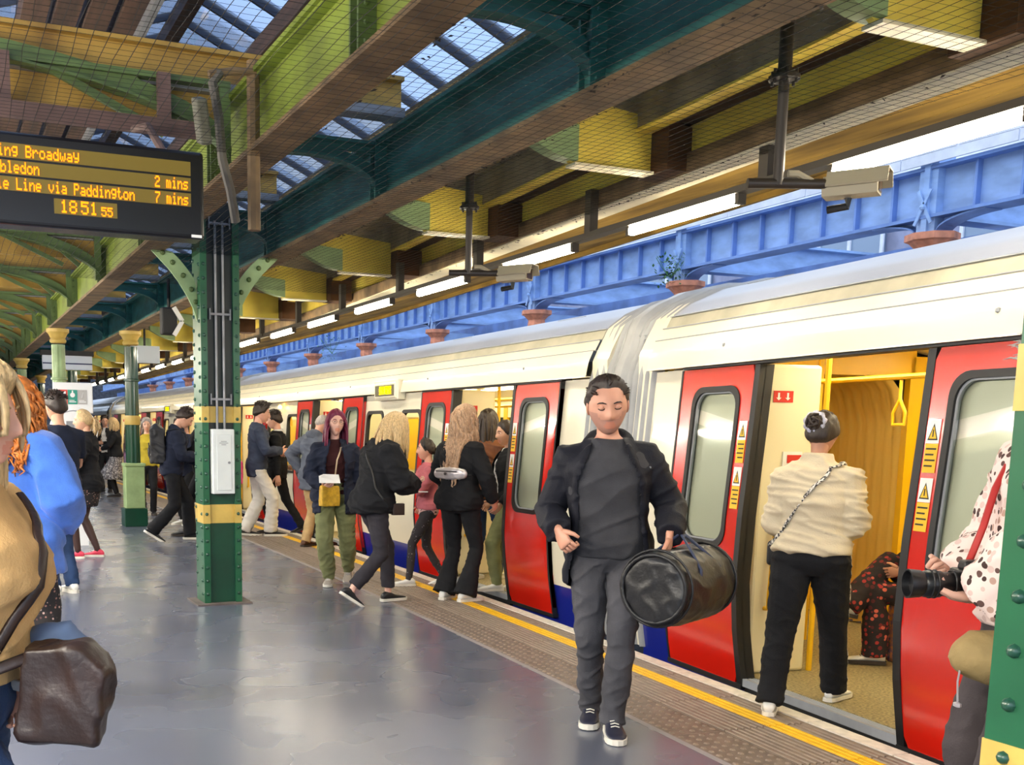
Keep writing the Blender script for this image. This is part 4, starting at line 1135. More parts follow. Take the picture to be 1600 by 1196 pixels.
def head_pts(fem=False, nA=46, nP=38):
    V = []; 
    for i in range(nP+1):
        t = PI*i/nP
        for j in range(nA):
            s = -1+2*(j+.0)/nA; a = PI*math.copysign(abs(s)**1.45, s)
            x = .075*math.sin(t)*math.sin(a); y = .094*math.sin(t)*math.cos(a); z = .117*math.cos(t)
            lo = sstep(.0,.11,-z)
            x *= 1-(.32 if fem else .17)*lo
            if y < 0: y *= 1-.42*sstep(.02,.1,-z)
            else:
                y = y*(1+.10*sstep(.02,.1,-z))+.008*sstep(.03,.1,-z)
            if y > 0:
                w = sstep(0, .05, y); g = lambda px, pz, sx, sz: math.exp(-((x-px)/sx)**2-((z-pz)/sz)**2)
                nz = 0
                if -.045 < z < .035: nz = (.004+.022*sstep(.03,-.026,z) if z > -.028 else .026*(1-sstep(-.028,-.044,z)))
                dy = nz*math.exp(-(x/(.010+.006*sstep(0,-.03,z)))**2)
                dy += -.010*(g(.031,.012,.015,.011)+g(-.031,.012,.015,.011))
                dy += .0045*(g(.028,.031,.022,.007)+g(-.028,.031,.022,.007))
                dy += .006*g(0,-.056,.019,.006)+.007*g(0,-.071,.016,.007)-.004*g(0,-.0635,.022,.0025)
                dy += .007*g(0,-.099,.018,.014)+.004*(g(.042,-.018,.016,.016)+g(-.042,-.018,.016,.016))
                y += dy*w
            V.append((x,y,z,a,t))
    return V, nA, nP
HEADC = {}
def head_mesh(mb, M, fem, lipmi=1, stub=None):
    key = fem
    if key not in HEADC: HEADC[key] = head_pts(fem)
    V, nA, nP = HEADC[key]
    b = len(mb.v)
    mb.v += [tuple(M @ Vector(v[:3])) for v in V]
    for i in range(nP):
        for j in range(nA):
            f = (i*nA+j,(i+1)*nA+j,(i+1)*nA+(j+1)%nA,i*nA+(j+1)%nA)
            c = [sum(V[q][k] for q in f)/4 for k in (0,1,2)]
            mi = 0
            if c[1] > .05 and abs(c[0]) < .024-.9*abs(c[2]+.064)*.6 and -.077 < c[2] < -.051: mi = lipmi
            elif stub is not None and c[2] < -.035+.03*sstep(.03,.06,abs(c[0])) and c[1] > .0 and c[2] > -.112: mi = stub
            mb.f.append(tuple(b+q for q in f)); mb.m.append(mi)
    for s in (-1,1):
        Me = M @ Matrix.Translation((s*.0735,-.006,-.004)) @ Matrix.Rotation(R(s*-22),4,'Z') @ Matrix.Rotation(R(-12),4,'X')
        for r_, sc, off in ((.03,(.28,.62,1.05),0),(.018,(.45,.6,.9),-.004)):
            n0 = len(mb.v); mb.ball((0,0,0), r_, 10, 0, sc); mb.v[n0:] = [tuple(Me @ Vector((v[0]+s*off,v[1],v[2]))) for v in mb.v[n0:]]
def hand(mb, wr, d, n, side, curl=.35, s=1.0, mi=0, spread=1.0, thumb=.4):
    d = Vector(d).normalized(); n = Vector(n); n = (n-d*n.dot(d))
    n = n.normalized() if n.length > 1e-4 else d.orthogonal().normalized()
    t = d.cross(n)*side
    wr = Vector(wr)
    b = len(mb.v); k = 10
    rings = [(-.02,.024,.019),(.0,.026,.018),(.03,.034,.017),(.06,.041,.016),(.086,.041,.013),(.094,.034,.008)]
    for y, rx, ry in rings:
        for j in range(k):
            a = 2*PI*j/k; mb.v.append(tuple(wr+d*(y*s)+t*(rx*s*math.cos(a))+n*(ry*s*math.sin(a))))
    for i in range(len(rings)-1):
        for j in range(k): mb.f.append((b+i*k+j,b+i*k+(j+1)%k,b+(i+1)*k+(j+1)%k,b+(i+1)*k+j)); mb.m.append(mi)
    mb.f.append(tuple(b+j for j in range(k))); mb.m.append(mi); mb.f.append(tuple(b+(len(rings)-1)*k+j for j in range(k))); mb.m.append(mi)
    for q, (off, L_, r_) in enumerate(((.031,.070,.0092),(.0105,.078,.0096),(-.0105,.072,.0090),(-.030,.056,.0080))):
        p = wr+d*(.078*s)+t*(off*s); pts = [p]; ang = 0; dirv = (d+t*(off*1.3*spread)).normalized()
        bend = [(.9 if q else .8)*curl*75, curl*95, curl*60]
        for L2, bd in zip((.012+L_*.42, L_*.32, L_*.26), bend):
            ang += R(bd*.5); pts.append(pts[-1]+(dirv*math.cos(ang)+n*math.sin(ang))*L2*s); ang += R(bd*.5)
        mb.tube(pts, [r_*s,r_*.98*s,r_*.9*s,r_*.62*s], 7, mi)
    th0 = wr+d*(.022*s)+t*(.022*s)
    td = (d*.75+t*.75+n*.25*thumb).normalized(); td2 = (d*.95+t*.25+n*(.2+.7*curl*thumb)).normalized()
    mb.tube([th0, th0+td*.034*s, th0+td*.056*s+td2*.008*s, th0+td*.056*s+td2*.036*s], [.013*s,.0125*s,.0105*s,.007*s], 7, mi)
def shoe_mesh(H=.095, sneaker=True):
    prof = [(-.072,.022,.062),(-.06,.032,.078),(-.03,.037,H),(.0,.038,H),(.03,.039,.082),(.07,.042,.062),(.11,.047,.052),(.15,.047,.045),(.18,.039,.038),(.2,.022,.030)]
    up = MB(); k = 12
    for y, hw, h in prof:
        for j in range(k):
            a = 2*PI*j/k; cx, cz = math.cos(a), math.sin(a)
            up.v.append((hw*math.copysign(abs(cx)**.75,cx), y, .018+max(0,(cz*.5+.5))**.8*(h-.018)))
    n = len(prof)
    for i in range(n-1):
        for j in range(k): up.f.append((i*k+j,i*k+(j+1)%k,(i+1)*k+(j+1)%k,(i+1)*k+j)); up.m.append(0)
    up.f += [tuple(range(k))[::-1], tuple((n-1)*k+j for j in range(k))]; up.m += [0,0]
    out = [(.0,-.082)]
    R_ = [(.03,-.075),(.04,-.04),(.041,.0),(.043,.05),(.050,.10),(.051,.15),(.044,.185),(.025,.208)]
    poly = [(0,-.085)]+R_+[(0,.216)]+[(-x,y) for x,y in R_[::-1]]
    so = MB(); so.prism(poly, 'z', 0, .026)
    lc = MB()
    for q in range(4): lc.tube([(-.02,.035+q*.02,.083-q*.0085),(0,.037+q*.02,.089-q*.0085),(.02,.035+q*.02,.083-q*.0085)], .003, 5)
    return up, so, lc
SHOE = shoe_mesh()
def smat(c): return c
def hair_cap(mb, M, th, line, nz=.004, seed=1, fem=False, mi=0, crown=0):
    V, nA, nP = HEADC.get(fem) or HEADC.setdefault(fem, head_pts(fem))
    idx = {}; 
    def edge(v):
        x, y, z, a, t = v; A = abs(a)
        zl = np.interp(A, [0,.5,1.0,1.35,1.75,2.3,PI], line)
        return z-zl
    keep = [edge(v) for v in V]
    for i in range(nP):
        for j in range(nA):
            f = (i*nA+j,(i+1)*nA+j,(i+1)*nA+(j+1)%nA,i*nA+(j+1)%nA)
            if max(keep[q] for q in f) > 0:
                g = []
                for q in f:
                    if q not in idx:
                        x, y, z, a, t = V[q]; p = Vector((x,y,z)); nn = Vector((x/.075**2,y/.094**2,z/.117**2)).normalized()
                        e = sstep(-.004,.022,keep[q])
                        h = th*e*(1+crown*sstep(.03,.1,z))+nz*e*noise.noise((a*9+seed*3, z*22+seed, x*40))+nz*.8*e*math.sin(a*26+seed+5*noise.noise((x*20,y*20,z*20)))*sstep(.0,.02,keep[q])-.002*(1-e)
                        idx[q] = len(mb.v); mb.v.append(tuple(M @ (p+nn*h)))
                    g.append(idx[q])
                if len(set(g)) >= 3: mb.f.append(tuple(g)); mb.m.append(mi)
LINE_SHORT = [.082,.078,.055,.004,-.012,-.045,-.062]
LINE_FULL  = [.078,.070,.035,-.02,-.05,-.07,-.075]
LINE_RECEDE = [.098,.086,.055,.004,-.012,-.045,-.062]
def locks(mb, M, down, n, length, rad, seed, th=.012, curl=0, amin=.9, back=None, shrink=1, flare=0, mi=0, zmin=-.03, torso=True, wob=.006):
    rr = random.Random(seed); Dn = (M.inverted().to_3x3() @ Vector(down)).normalized()
    for q in range(n):
        for _ in range(60):
            a = rr.uniform(-PI,PI); z = rr.uniform(zmin,.112)
            if abs(a) > amin or (z > .095): break
        rz = math.sqrt(max(0,1-(z/.117)**2))
        p = Vector((.075*rz*math.sin(a), .094*rz*math.cos(a), z))
        nn = Vector((p.x/.075**2,p.y/.094**2,p.z/.117**2)).normalized()
        p = p+nn*th*.6; pts = [p.copy()]; L_ = length*rr.uniform(.82,1.08); ds = .022 if length > .1 else length/4; k = max(4,int(L_/ds));
        if length < .1:
            v = (nn*.7+Vector((rr.uniform(-.5,.5),rr.uniform(-1.1,.35),.25+rr.uniform(-.2,.3)))).normalized(); t_ = [Mh_ for Mh_ in (p-nn*.006, p+v*L_*.4, p+v*L_*.75+Dn*.10*L_, p+v*L_+Dn*.30*L_)]
            mb.tube([M @ p_ for p_ in t_], [rad,rad*.9,rad*.6,rad*.15], 5, mi, flat=.55); continue
        v = (nn*.5+Dn*.6+Vector((math.copysign(.35,math.sin(a)),-.15,0))).normalized()
        sway = Vector((rr.uniform(-1,1),rr.uniform(-1,1),0))*wob
        for i in range(k):
            v = (v*.62+Dn*.5+sway*2).normalized(); p = p+v*ds
            sx, sy, sz = .075+th, .094+th, .117+th
            e = (p.x/sx)**2+(p.y/sy)**2+(p.z/sz)**2
            if p.z < -.03:      # below the ears keep out of the neck and off the face
                r2 = math.hypot(p.x, p.y+.02); rmin = .062+th+ (flare*sstep(-.05,-.3,p.z))
                if r2 < rmin: s = rmin/max(r2,1e-4); p.x *= s; p.y = (p.y+.02)*s-.02
                if p.y > .035 and abs(p.x) < .075: p.y = .035
                if torso and p.z < -.17:
                    yb = -.105-.02*sstep(-.2,-.4,p.z)
                    if abs(p.x) < .17 and p.y > yb and p.y < .05: p.y = p.y+(yb-p.y)*.5
            elif e < 1: p = p*(1/math.sqrt(e))
            pts.append(p.copy())
        if curl:
            ph = rr.uniform(0,6.28); out = []
            for i, pt in enumerate(pts):
                c = ph+i*rr.uniform(.9,1.3); amp = curl*min(1,i/3); out.append(pt+Vector((amp*math.cos(c),amp*math.sin(c)*.8,amp*.5*math.sin(c*1.3))))
            pts = out
        m_ = len(pts); rad_ = rad*rr.uniform(.8,1.2)
        mb.tube([M @ p_ for p_ in pts], [rad_*(.55+.9*math.sin(PI*min(1,(i+1)/(m_+1))**.8)) if i < m_-1 else rad_*.25 for i in range(m_)], 5, mi, flat=.55)
PEOPLE = {}
ALLP = []
def person(label, loc, heading, H=1.75, fem=False, girth=1.0, lean=0, side=0, twist=0, drop=0, feet=None, arms=None, head=(0,0,0), skin_rgb=(214,164,140),
           top=None, top2=None, bottom=None, shoes=None, hair=None, vox=.014, group=None, eyes='open', glasses=False, stub=None, knees=None, hipyaw=0, seated=False, brow=None, hs=1.05, hw=1.0):
    k = H/1.75; T = TOR_F if fem else TOR_M
    T = [(z, a*girth, b*girth, c) for z, a, b, c in T]
    root = empty('person', loc, -R(heading), label=label, cat='person', group=group)
    piv = Vector((0,0,.95))
    def S(p):
        p = Vector(p); w_ = sstep(.90,1.18,p.z)
        M_ = Matrix.Rotation(R(twist)*w_,3,'Z') @ Matrix.Rotation(-R(lean)*w_,3,'X') @ Matrix.Rotation(R(side)*w_,3,'Y')
        return piv+M_ @ (p-piv)+Vector((0,0,-drop))
    Mt = Matrix.Rotation(R(twist),3,'Z') @ Matrix.Rotation(-R(lean),3,'X') @ Matrix.Rotation(R(side),3,'Y')
    feet = feet or {}; arms = arms or {}
    J = {}
    sw = .160 if fem else .180
    for nm, sx in (('L',-1),('R',1)):
        hip = Matrix.Rotation(R(hipyaw),3,'Z') @ Vector((sx*.092*girth,0,.90))+Vector((0,0,-drop))
        f = feet.get(nm, (sx*.09,0,.08,sx*8,0)); ank = Vector(f[:3])
        kn, ank = two_bone(hip, ank, .435, .425, (knees or {}).get(nm, (sx*.1,1,.1)))
        J['hip'+nm], J['knee'+nm], J['ank'+nm] = hip, kn, ank
        J['foot'+nm] = (f[3] if len(f) > 3 else sx*8, f[4] if len(f) > 4 else 0)
        sh = S((sx*sw,-.012,1.383))
        a = arms.get(nm, {}); tgt = Vector(a.get('to', (sx*.24,.04,.86)))
        el, wr = two_bone(sh, tgt, .285, .255, a.get('pole', (sx*.5,-1,-.2)))
        J['sho'+nm], J['elb'+nm], J['wri'+nm] = sh, el, wr
    neck = S((0,-.012,1.47)); hd = S((0,.0,1.53))
    yaw, pit, rol = head
    Mh3 = Matrix.Rotation(R(twist*.6+yaw),3,'Z') @ Matrix.Rotation(-R(lean*.6+pit),3,'X') @ Matrix.Rotation(R(rol+side*.5),3,'Y')
    hc = hd+Mh3 @ Vector((0,.022,.10+.06*(hs-1)))
    Mh = Matrix.Translation(hc) @ Mh3.to_4x4() @ Matrix.Diagonal((hs*hw,hs,hs,1))
    def fin(me):
        me.transform(Matrix.Scale(k,4)); return me
    def loft(mb, secs, n=20, expo=1.0, mi=0, fn=S, arc=None, thick=0):
        b = len(mb.v)
        for z, rx, ry, cy in secs:
            for j in range(n):
                a = 2*PI*j/n; c, s = math.cos(a), math.sin(a)
                mb.v.append(tuple(fn((rx*math.copysign(abs(c)**.85,c), cy+ry*math.copysign(abs(s)**.85,s), z))))
        m_ = len(secs)
        for i in range(m_-1):
            for j in range(n): mb.f.append((b+i*n+j,b+i*n+(j+1)%n,b+(i+1)*n+(j+1)%n,b+(i+1)*n+j)); mb.m.append(mi)
        mb.f.append(tuple(b+j for j in range(n))[::-1]); mb.m.append(mi); mb.f.append(tuple(b+(m_-1)*n+j for j in range(n))); mb.m.append(mi)
    # ---- one continuous body
    mb = MB(); loft(mb, [(max(z,.88),a*(.88 if z < 1.36 else .97),b_*(.86 if z < 1.36 else .97),c) for z,a,b_,c in T[1:]], 16)
    mb.tube([S((0,-.012,1.44)), neck, hd, hc-Mh3 @ Vector((0,.02,.02))], [.075,.056*(.9 if fem else 1),.053*(.9 if fem else 1.02),.055], 12)
    for nm, sx in (('L',-1),('R',1)):
        g = girth*(.9 if fem else 1)
        mb.tube([S((sx*.10,-.012,1.38)), J['sho'+nm], (J['sho'+nm]*.5+J['elb'+nm]*.5), J['elb'+nm], J['elb'+nm]*.6+J['wri'+nm]*.4, J['wri'+nm]], [.055*g,.054*g,.046*g,.038*g,.038*g,.026], 10)
        mb.tube([J['hip'+nm]+Vector((0,0,.04)), J['hip'+nm]*.6+J['knee'+nm]*.4, J['knee'+nm], J['knee'+nm]*.65+J['ank'+nm]*.35, J['ank'+nm]*.9+J['knee'+nm]*.1, J['ank'+nm]+Vector((0,0,-.03))], [.070*g,.066*g,.048*g,.046*g,.034,.032], 10)
    me = remesh(mb, .016, 2)
    nb = MB(); nb.v = [tuple(v.co) for v in me.vertices]; nb.f = [tuple(p.vertices) for p in me.polygons]; nb.m = [0]*len(nb.f); bpy.data.meshes.remove(me)
    head_mesh(nb, Mh, fem, 1, 2 if stub else None)
    for nm, sx in (('L',-1),('R',1)):
        a = arms.get(nm, {}); d = a.get('dir'); d = Vector(d) if d else (J['wri'+nm]-J['elb'+nm])
        hand(nb, J['wri'+nm], d, a.get('palm', (-sx,.1,0)), sx, a.get('curl', .4), .96 if fem else 1.03, 0, 1, a.get('thumb', .5))
        J['hdir'+nm] = d.normalized()
    sk = skin(skin_rgb); lip = mat('lip_%d' % skin_rgb[0], tuple(int(c*f) for c, f in zip(skin_rgb, (.95,.85,.83))), .45)
    ms = [sk, lip]+([stub] if stub else [])
    body = link('body', fin(nb.mesh('body', ms, 'all')), root)
    # ---- face details
    eb = MB()
    for s in (-1,1):
        n0 = len(eb.v)
        eb.ball((s*.031,.0728,.0115), .0122, 10, 0)
        if eyes == 'open':
            eb.ball((s*.031,.0800,.0115), .0060, 8, 1)
            eb.tube([(s*.018,.082,.0125),(s*.025,.0865,.0185),(s*.036,.0855,.0185),(s*.044,.078,.0125)], .0036, 5, 2); eb.tube([(s*.018,.082,.0095),(s*.026,.0855,.0045),(s*.036,.0845,.0045),(s*.044,.078,.0095)], .0032, 5, 2); eb.tube([(s*.018,.0845,.0125),(s*.025,.0885,.0165),(s*.036,.0875,.0165),(s*.044,.080,.0125)], .0013, 5, 1)
        else:
            eb.ball((s*.031,.0762,.0125), .0133, 10, 2)
            eb.tube([(s*.018,.085,.009),(s*.026,.0885,.004),(s*.036,.0875,.004),(s*.044,.081,.009)], .0022, 5, 1)
    eb.v = [tuple(Mh @ Vector(v)) for v in eb.v]
    link('eyes', fin(eb.mesh('eyes', [mat('eye_white', (226,222,216), .2), mat('iris', (50,38,32), .2), sk], 'all')), body)
    if hair:
        bm_ = MB()
        for s in (-1,1): bm_.tube([(s*.014,.0945,.030),(s*.028,.0945,.0355),(s*.040,.086,.034),(s*.047,.078,.029)], [.002,.0034,.003,.0015], 5)
        bm_.v = [tuple(Mh @ Vector(v)) for v in bm_.v]; link('eyebrows', fin(bm_.mesh('eyebrows', [hair['mat'] if not brow else brow])), body)
    if glasses:
        gm = MB()
        for s in (-1,1):
            gm.tube([(s*.033+.022*math.cos(2*PI*i/14), .098-.25*abs(.022*math.cos(2*PI*i/14)*s+.0)*0, .010+.018*math.sin(2*PI*i/14)) for i in range(14)], .0016, 5, 0, True)
            gm.tube([(s*.055,.098,.016),(s*.074,.06,.016),(s*.078,-.005,.012)], .0016, 5)
        gm.tube([(-.011,.099,.013),(.011,.099,.013)], .0016, 5)
        gm.v = [tuple(Mh @ Vector(v)) for v in gm.v]; link('glasses', fin(gm.mesh('glasses', [mat('glasses_frame', (120,80,60), .3)])), root)
    # ---- clothes
    def sleeve(mb, nm, sx, off, ln, fl=0, sh=0):
        g = girth*(.92 if fem else 1)
        s_, e_, w_ = J['sho'+nm], J['elb'+nm], J['wri'+nm]
        up = [S((sx*.09,-.012,1.385)), s_+Vector((0,0,-.005)), s_*.5+e_*.5, e_]
        ra = [.052*g+off,.058*g+off,.053*g+off,.048*g+off]
        if ln == 'short':
            up = [up[0], s_, s_*.55+e_*.45, s_*.35+e_*.65]; ra = [.06*g+off,.062*g+off,.058*g+off,.058*g+off]
        else:
            up += [e_*.55+w_*.45, e_*.1+w_*.9, w_]; ra += [.046*g+off,.036*g+off*.9+fl,.034*g+off*.9+fl]
            if ln == 'rolled': up = up[:-2]; ra = ra[:-2]
        mb.tube(up, ra, 12)
    def make_top(d, name='jacket'):
        off = d.get('off', .016); hem = d.get('hem', .86); fl = d.get('flare', .0)
        mb = MB(); zt = d.get('top', 1.475); zs = [hem, hem+.03]+[z for z, *_ in T if z > hem+.06 and z < zt-.01]+[zt]
        secs = []
        for z in zs:
            zz = max(z, .86); rx, ry, cy = tsec(T, zz); f_ = fl*sstep(1.1, hem, z)
            extra = d.get('bulge', 0)*math.sin(PI*sstep(hem,1.45,z))
            o_ = off*(1 if z < 1.40 else .75)
            secs.append((z, rx+o_+f_+extra, ry+o_+f_+extra, cy))
        if d.get('band'): secs[0] = (secs[0][0], secs[0][1]-.02, secs[0][2]-.02, secs[0][3])
        loft(mb, secs, 22)
        for nm, sx in (('L',-1),('R',1)):
            if d.get('sleeve', 'none' if (top2 is d and top) else 'long') != 'none': sleeve(mb, nm, sx, off*.8+d.get('puff',0), d.get('sleeve','long'), d.get('cuff',0))
        if d.get('collar'):
            h = d['collar']; mb.tube([S((0,-.02,1.43)), S((0,-.016,1.46)), S((0,-.008,1.47+h))], [.10,.082+off*.5,.070+off*.5], 14)
        if d.get('lapel'):          # raised open front edges
            wl_ = d['lapel']
            for sx in (-1,1):
                pts = []; 
                for z in np.linspace(hem+.01,1.44,9):
                    rx, ry, cy = tsec(T, max(z,.86)); x_ = sx*(wl_*(1-.45*sstep(1.25,1.46,z))+d.get('spread',0)*sstep(1.1,hem,z)); f_ = fl*sstep(1.1,hem,z)
                    yy = cy+(ry+off+f_)*math.sqrt(max(.1,1-(x_/(rx+off+f_))**2)); pts.append(S((x_, yy+.004, z)))
                mb.tube(pts, [.02]*8+[.016], 8, flat=1)
        if d.get('hood'):
            mb.tube([S((-.10,-.05,1.45)),S((-.07,-.11,1.47)),S((0,-.135,1.475)),S((.07,-.11,1.47)),S((.10,-.05,1.45))], [.03,.045,.05,.045,.03], 10)
            mb.tube([S((-.105,.0,1.455)),S((-.085,.07,1.40)),S((-.06,.10,1.33))], [.03,.028,.02], 8); mb.tube([S((.105,.0,1.455)),S((.085,.07,1.40)),S((.06,.10,1.33))], [.03,.028,.02], 8)
        me = remesh(mb, d.get('vox', vox), d.get('it', 5)); wrinkle(me, d.get('fold', .008), d.get('fsc', (6,6,15)), d.get('seed', 1.3)); me.materials.append(d['mat'])
        if d.get('open'):           # cut the front between the two edges
            bm = bmesh.new(); bm.from_mesh(me); kill = []
            for v in bm.verts:
                w_ = sstep(.90,1.18,v.co.z+drop); Mi = (Matrix.Rotation(R(twist)*w_,3,'Z') @ Matrix.Rotation(-R(lean)*w_,3,'X') @ Matrix.Rotation(R(side)*w_,3,'Y')).inverted()
                q = piv+Mi @ (v.co+Vector((0,0,drop))-piv)
                if q.z < 1.47+.02 and q.y > .02 and abs(q.x) < d['lapel']*(1-.45*sstep(1.25,1.46,q.z))+d.get('spread',0)*sstep(1.1,hem,q.z)-.010: kill.append(v)
            bmesh.ops.delete(bm, geom=kill, context='VERTS'); bm.to_mesh(me); bm.free()
        me.polygons.foreach_set('use_smooth', [True]*len(me.polygons))
        return link(d.get('name', name), fin(me), root)
    tops = []
    if top2: tops.append(make_top(top2, 'shirt'))
    if top: tops.append(make_top(top, 'jacket'))
    if bottom:
        kind = bottom['kind']; off = bottom.get('off', .012)
        mb = MB()
        if kind == 'skirt':
            hem = bottom['hem']; c0 = Vector((0,0,0)); kk = (J['kneeL']+J['kneeR'])*.5; aa = (J['ankL']+J['ankR'])*.5
            secs = []
            for z in np.linspace(hem, 1.06, 8):
                rx, ry, cy = tsec(T, max(z,.9)); t = sstep(.95, hem, z); f_ = bottom.get('flare', .05)*t
                sh_ = kk if z < .6 else kk*sstep(.92,.55,z)
                secs.append((z, rx+off+f_, ry+off+f_*1.1, cy+(kk.y)*sstep(.95,.5,z)))
            n = 40; b = len(mb.v)
            for z, rx, ry, cy in secs:
                pl = bottom.get('pleat', .012)*sstep(1.0,hem,z)
                for j in range(n):
                    a = 2*PI*j/n; q = 1+pl/rx*math.sin(a*11+z*3); p = S((rx*q*math.cos(a), cy+ry*q*math.sin(a), z)); mb.v.append(tuple(p))
            for i in range(7):
                for j in range(n): mb.f.append((b+i*n+j,b+i*n+(j+1)%n,b+(i+1)*n+(j+1)%n,b+(i+1)*n+j)); mb.m.append(0)
            mb.f += [tuple(range(n))[::-1], tuple(7*n+j for j in range(n))]; mb.m += [0,0]
            me = mb.mesh('skirt', [bottom['mat']], 'all'); link('skirt', fin(me), root)
            if bottom.get('tights'):
                m2 = MB()
                for nm in 'LR':
                    h_, k_, a_ = J['hip'+nm], J['knee'+nm], J['ank'+nm]
                    m2.tube([h_, h_*.5+k_*.5, k_, k_*.65+a_*.35, a_*.92+k_*.08, a_+Vector((0,0,-.02))], [.082,.072,.055,.056,.038,.036], 12)
                link('tights', fin(m2.mesh('tights', [bottom['tights']], 'all')), root)
        else:
            secs = []
            lw_ = bottom.get('legw', 1.0)
            for z in (.815,.86,.90,.97,1.03,bottom.get('waist',1.05)):
                rx, ry, cy = tsec(T, z); rx = rx*(1+(lw_-1)*.6 if z < .96 else 1); q_ = .8 if z < .82 else 1 if z < .95 else .95; secs.append((z, (rx+off)*q_, (ry+off)*q_, cy))
            loft(mb, secs, 20)
            KN = {'slim':(.085,.076,.056,.052,.043,.043),'straight':(.090,.082,.066,.062,.060,.062),'wide':(.094,.090,.084,.084,.086,.088),'flare':(.088,.078,.060,.066,.090,.104),'cargo':(.096,.094,.080,.078,.062,.050),'jogger':(.09,.082,.07,.066,.05,.046)}[kind]
            for nm in 'LR':
                h_, k_, a_ = J['hip'+nm], J['knee'+nm], J['ank'+nm]; hz = bottom.get('hem', .0)
                mb.tube([h_+Vector((0,0,.05)), h_, h_*.5+k_*.5, k_, k_*.6+a_*.4, k_*.12+a_*.88, a_+(a_-k_).normalized()*(.02-hz)], [KN[0]*girth*.92*lw_,KN[0]*girth*lw_]+[q*(.5+.5*girth)*lw_ for q in KN[1:]], 14)
            me = remesh(mb, vox, 3); wrinkle(me, bottom.get('fold', .007), bottom.get('fsc', (8,8,13)), bottom.get('seed', 2.7)); me.materials.append(bottom['mat'])
            me.polygons.foreach_set('use_smooth', [True]*len(me.polygons))
            tr_ = link('trousers', fin(me), root)
            if bottom.get('stripe'):
                me.materials.append(bottom['stripe']); ik = 1/k
                for p_ in me.polygons:
                    c_ = p_.center*ik; nm = 'R' if c_.x > 0 else 'L'; sx = 1 if c_.x > 0 else -1
                    h_, k_, a_ = J['hip'+nm], J['knee'+nm], J['ank'+nm]
                    if c_.z > k_.z: t = (c_.z-k_.z)/max(.01,h_.z-k_.z); ax_ = k_.lerp(h_, min(1,t))
                    else: t = (c_.z-a_.z)/max(.01,k_.z-a_.z); ax_ = a_.lerp(k_, max(0,t))
                    v_ = c_-ax_
                    if sx*v_.x > .02 and abs(v_.y-.012) < .012: p_.material_index = 1
            if False:
                m2 = MB()
                for nm, sx in (('L',-1),('R',1)):
                    h_, k_, a_ = J['hip'+nm], J['knee'+nm], J['ank'+nm]
                    for dq in (-.016,0,.016):
                        m2.tube([h_+Vector((sx*.098,dq,0)), h_*.5+k_*.5+Vector((sx*.095,dq,0)), k_+Vector((sx*.087,dq,0)), k_*.5+a_*.5+Vector((sx*.088,dq,0)), a_+Vector((sx*.092,dq,0))], .004, 5)
                link('side_stripe', fin(m2.mesh('side_stripe', [bottom['stripe']])), tr_)
    if shoes:
        up, so, lc = SHOE
        for nm, sx in (('L',-1),('R',1)):
            fy, fp = J['foot'+nm]; a_ = J['ank'+nm]
            Ms = Matrix.Translation(a_) @ Matrix.Rotation(R(-fy),4,'Z') @ Matrix.Rotation(R(-fp),4,'X') @ Matrix.Translation((0,0,-.08)) @ Matrix.Scale(shoes.get('s',.97 if fem else 1.06),4)
            def tf(m_): 
                q = MB(); q.v = [tuple(Ms @ Vector(v)) for v in m_.v]; q.f = m_.f; q.m = m_.m; return q
            o = link('shoe', fin(tf(up).mesh('shoe', [shoes['mat']], 'all')), root)
            if shoes.get('sole'): link('sole', fin(tf(so).mesh('sole', [shoes['sole']])), o)
            if shoes.get('lace'): link('laces', fin(tf(lc).mesh('laces', [shoes['lace']])), o)
    if hair:
        hm = MB(); st = hair['style']; hmat = hair['mat']; sd = hair.get('seed', 1); dn = (0,0,-1)
        if st == 'short': hair_cap(hm, Mh, hair.get('th', .016), hair.get('line', LINE_SHORT), .005, sd, fem, 0, .5)
        if st == 'short' and hair.get('tuft', 1): locks(hm, Mh, (0,.3,-.6), hair.get('n', 150), hair.get('len', .045), .008, sd, hair.get('th',.016), 0, .75, zmin=.055, wob=.02)
        if st == 'balding': hair_cap(hm, Mh, .010, [.125,.125,.09,.03,.0,-.04,-.06], .005, sd, fem)
        if st in ('bob','long','curly'):
            hair_cap(hm, Mh, hair.get('th', .022), hair.get('line', LINE_FULL), .005, sd, fem, 0, .3)
            locks(hm, Mh, dn, hair.get('n', 90), hair['len'], hair.get('rad', .012), sd, hair.get('th', .022), hair.get('curl', 0), hair.get('amin', 1.0), flare=hair.get('flare', 0), torso=st != 'bob', wob=hair.get('wob', .012))
        if st in ('bun','tail'):
            hair_cap(hm, Mh, .014, LINE_FULL[:3]+[-.01,-.03,-.055,-.06], .005, sd, fem)
            bc = Vector(hair.get('at', (0,-.115,.02))); rr = random.Random(sd)
            if st == 'bun':
                for q in range(26):
                    a0 = rr.uniform(0,6.28); ax = Vector((rr.gauss(0,1),rr.gauss(0,1),rr.gauss(0,1))).normalized(); u_ = ax.orthogonal().normalized(); v_ = ax.cross(u_); r_ = rr.uniform(.024,.046)
                    hm.tube([Mh @ (bc+u_*r_*math.cos(a0+t*.5)+v_*r_*math.sin(a0+t*.5)) for t in range(9)], .0085, 5)
            else:
                for q in range(26):
                    o_ = Vector((rr.gauss(0,.012),rr.gauss(0,.012),rr.gauss(0,.012)))
                    hm.tube([Mh @ (bc+o_*.6), Mh @ (bc+o_*1.8+Vector((0,-.035,-.02))), Mh @ (bc+o_*2.4+Vector((0,-.04,-.09))), Mh @ (bc+o_*2+Vector((0,-.02,-.16)))], [.009,.012,.010,.003], 5)
        hs = hm.mesh('hair', [hmat], 'all')
        link('hair', fin(hs), root)
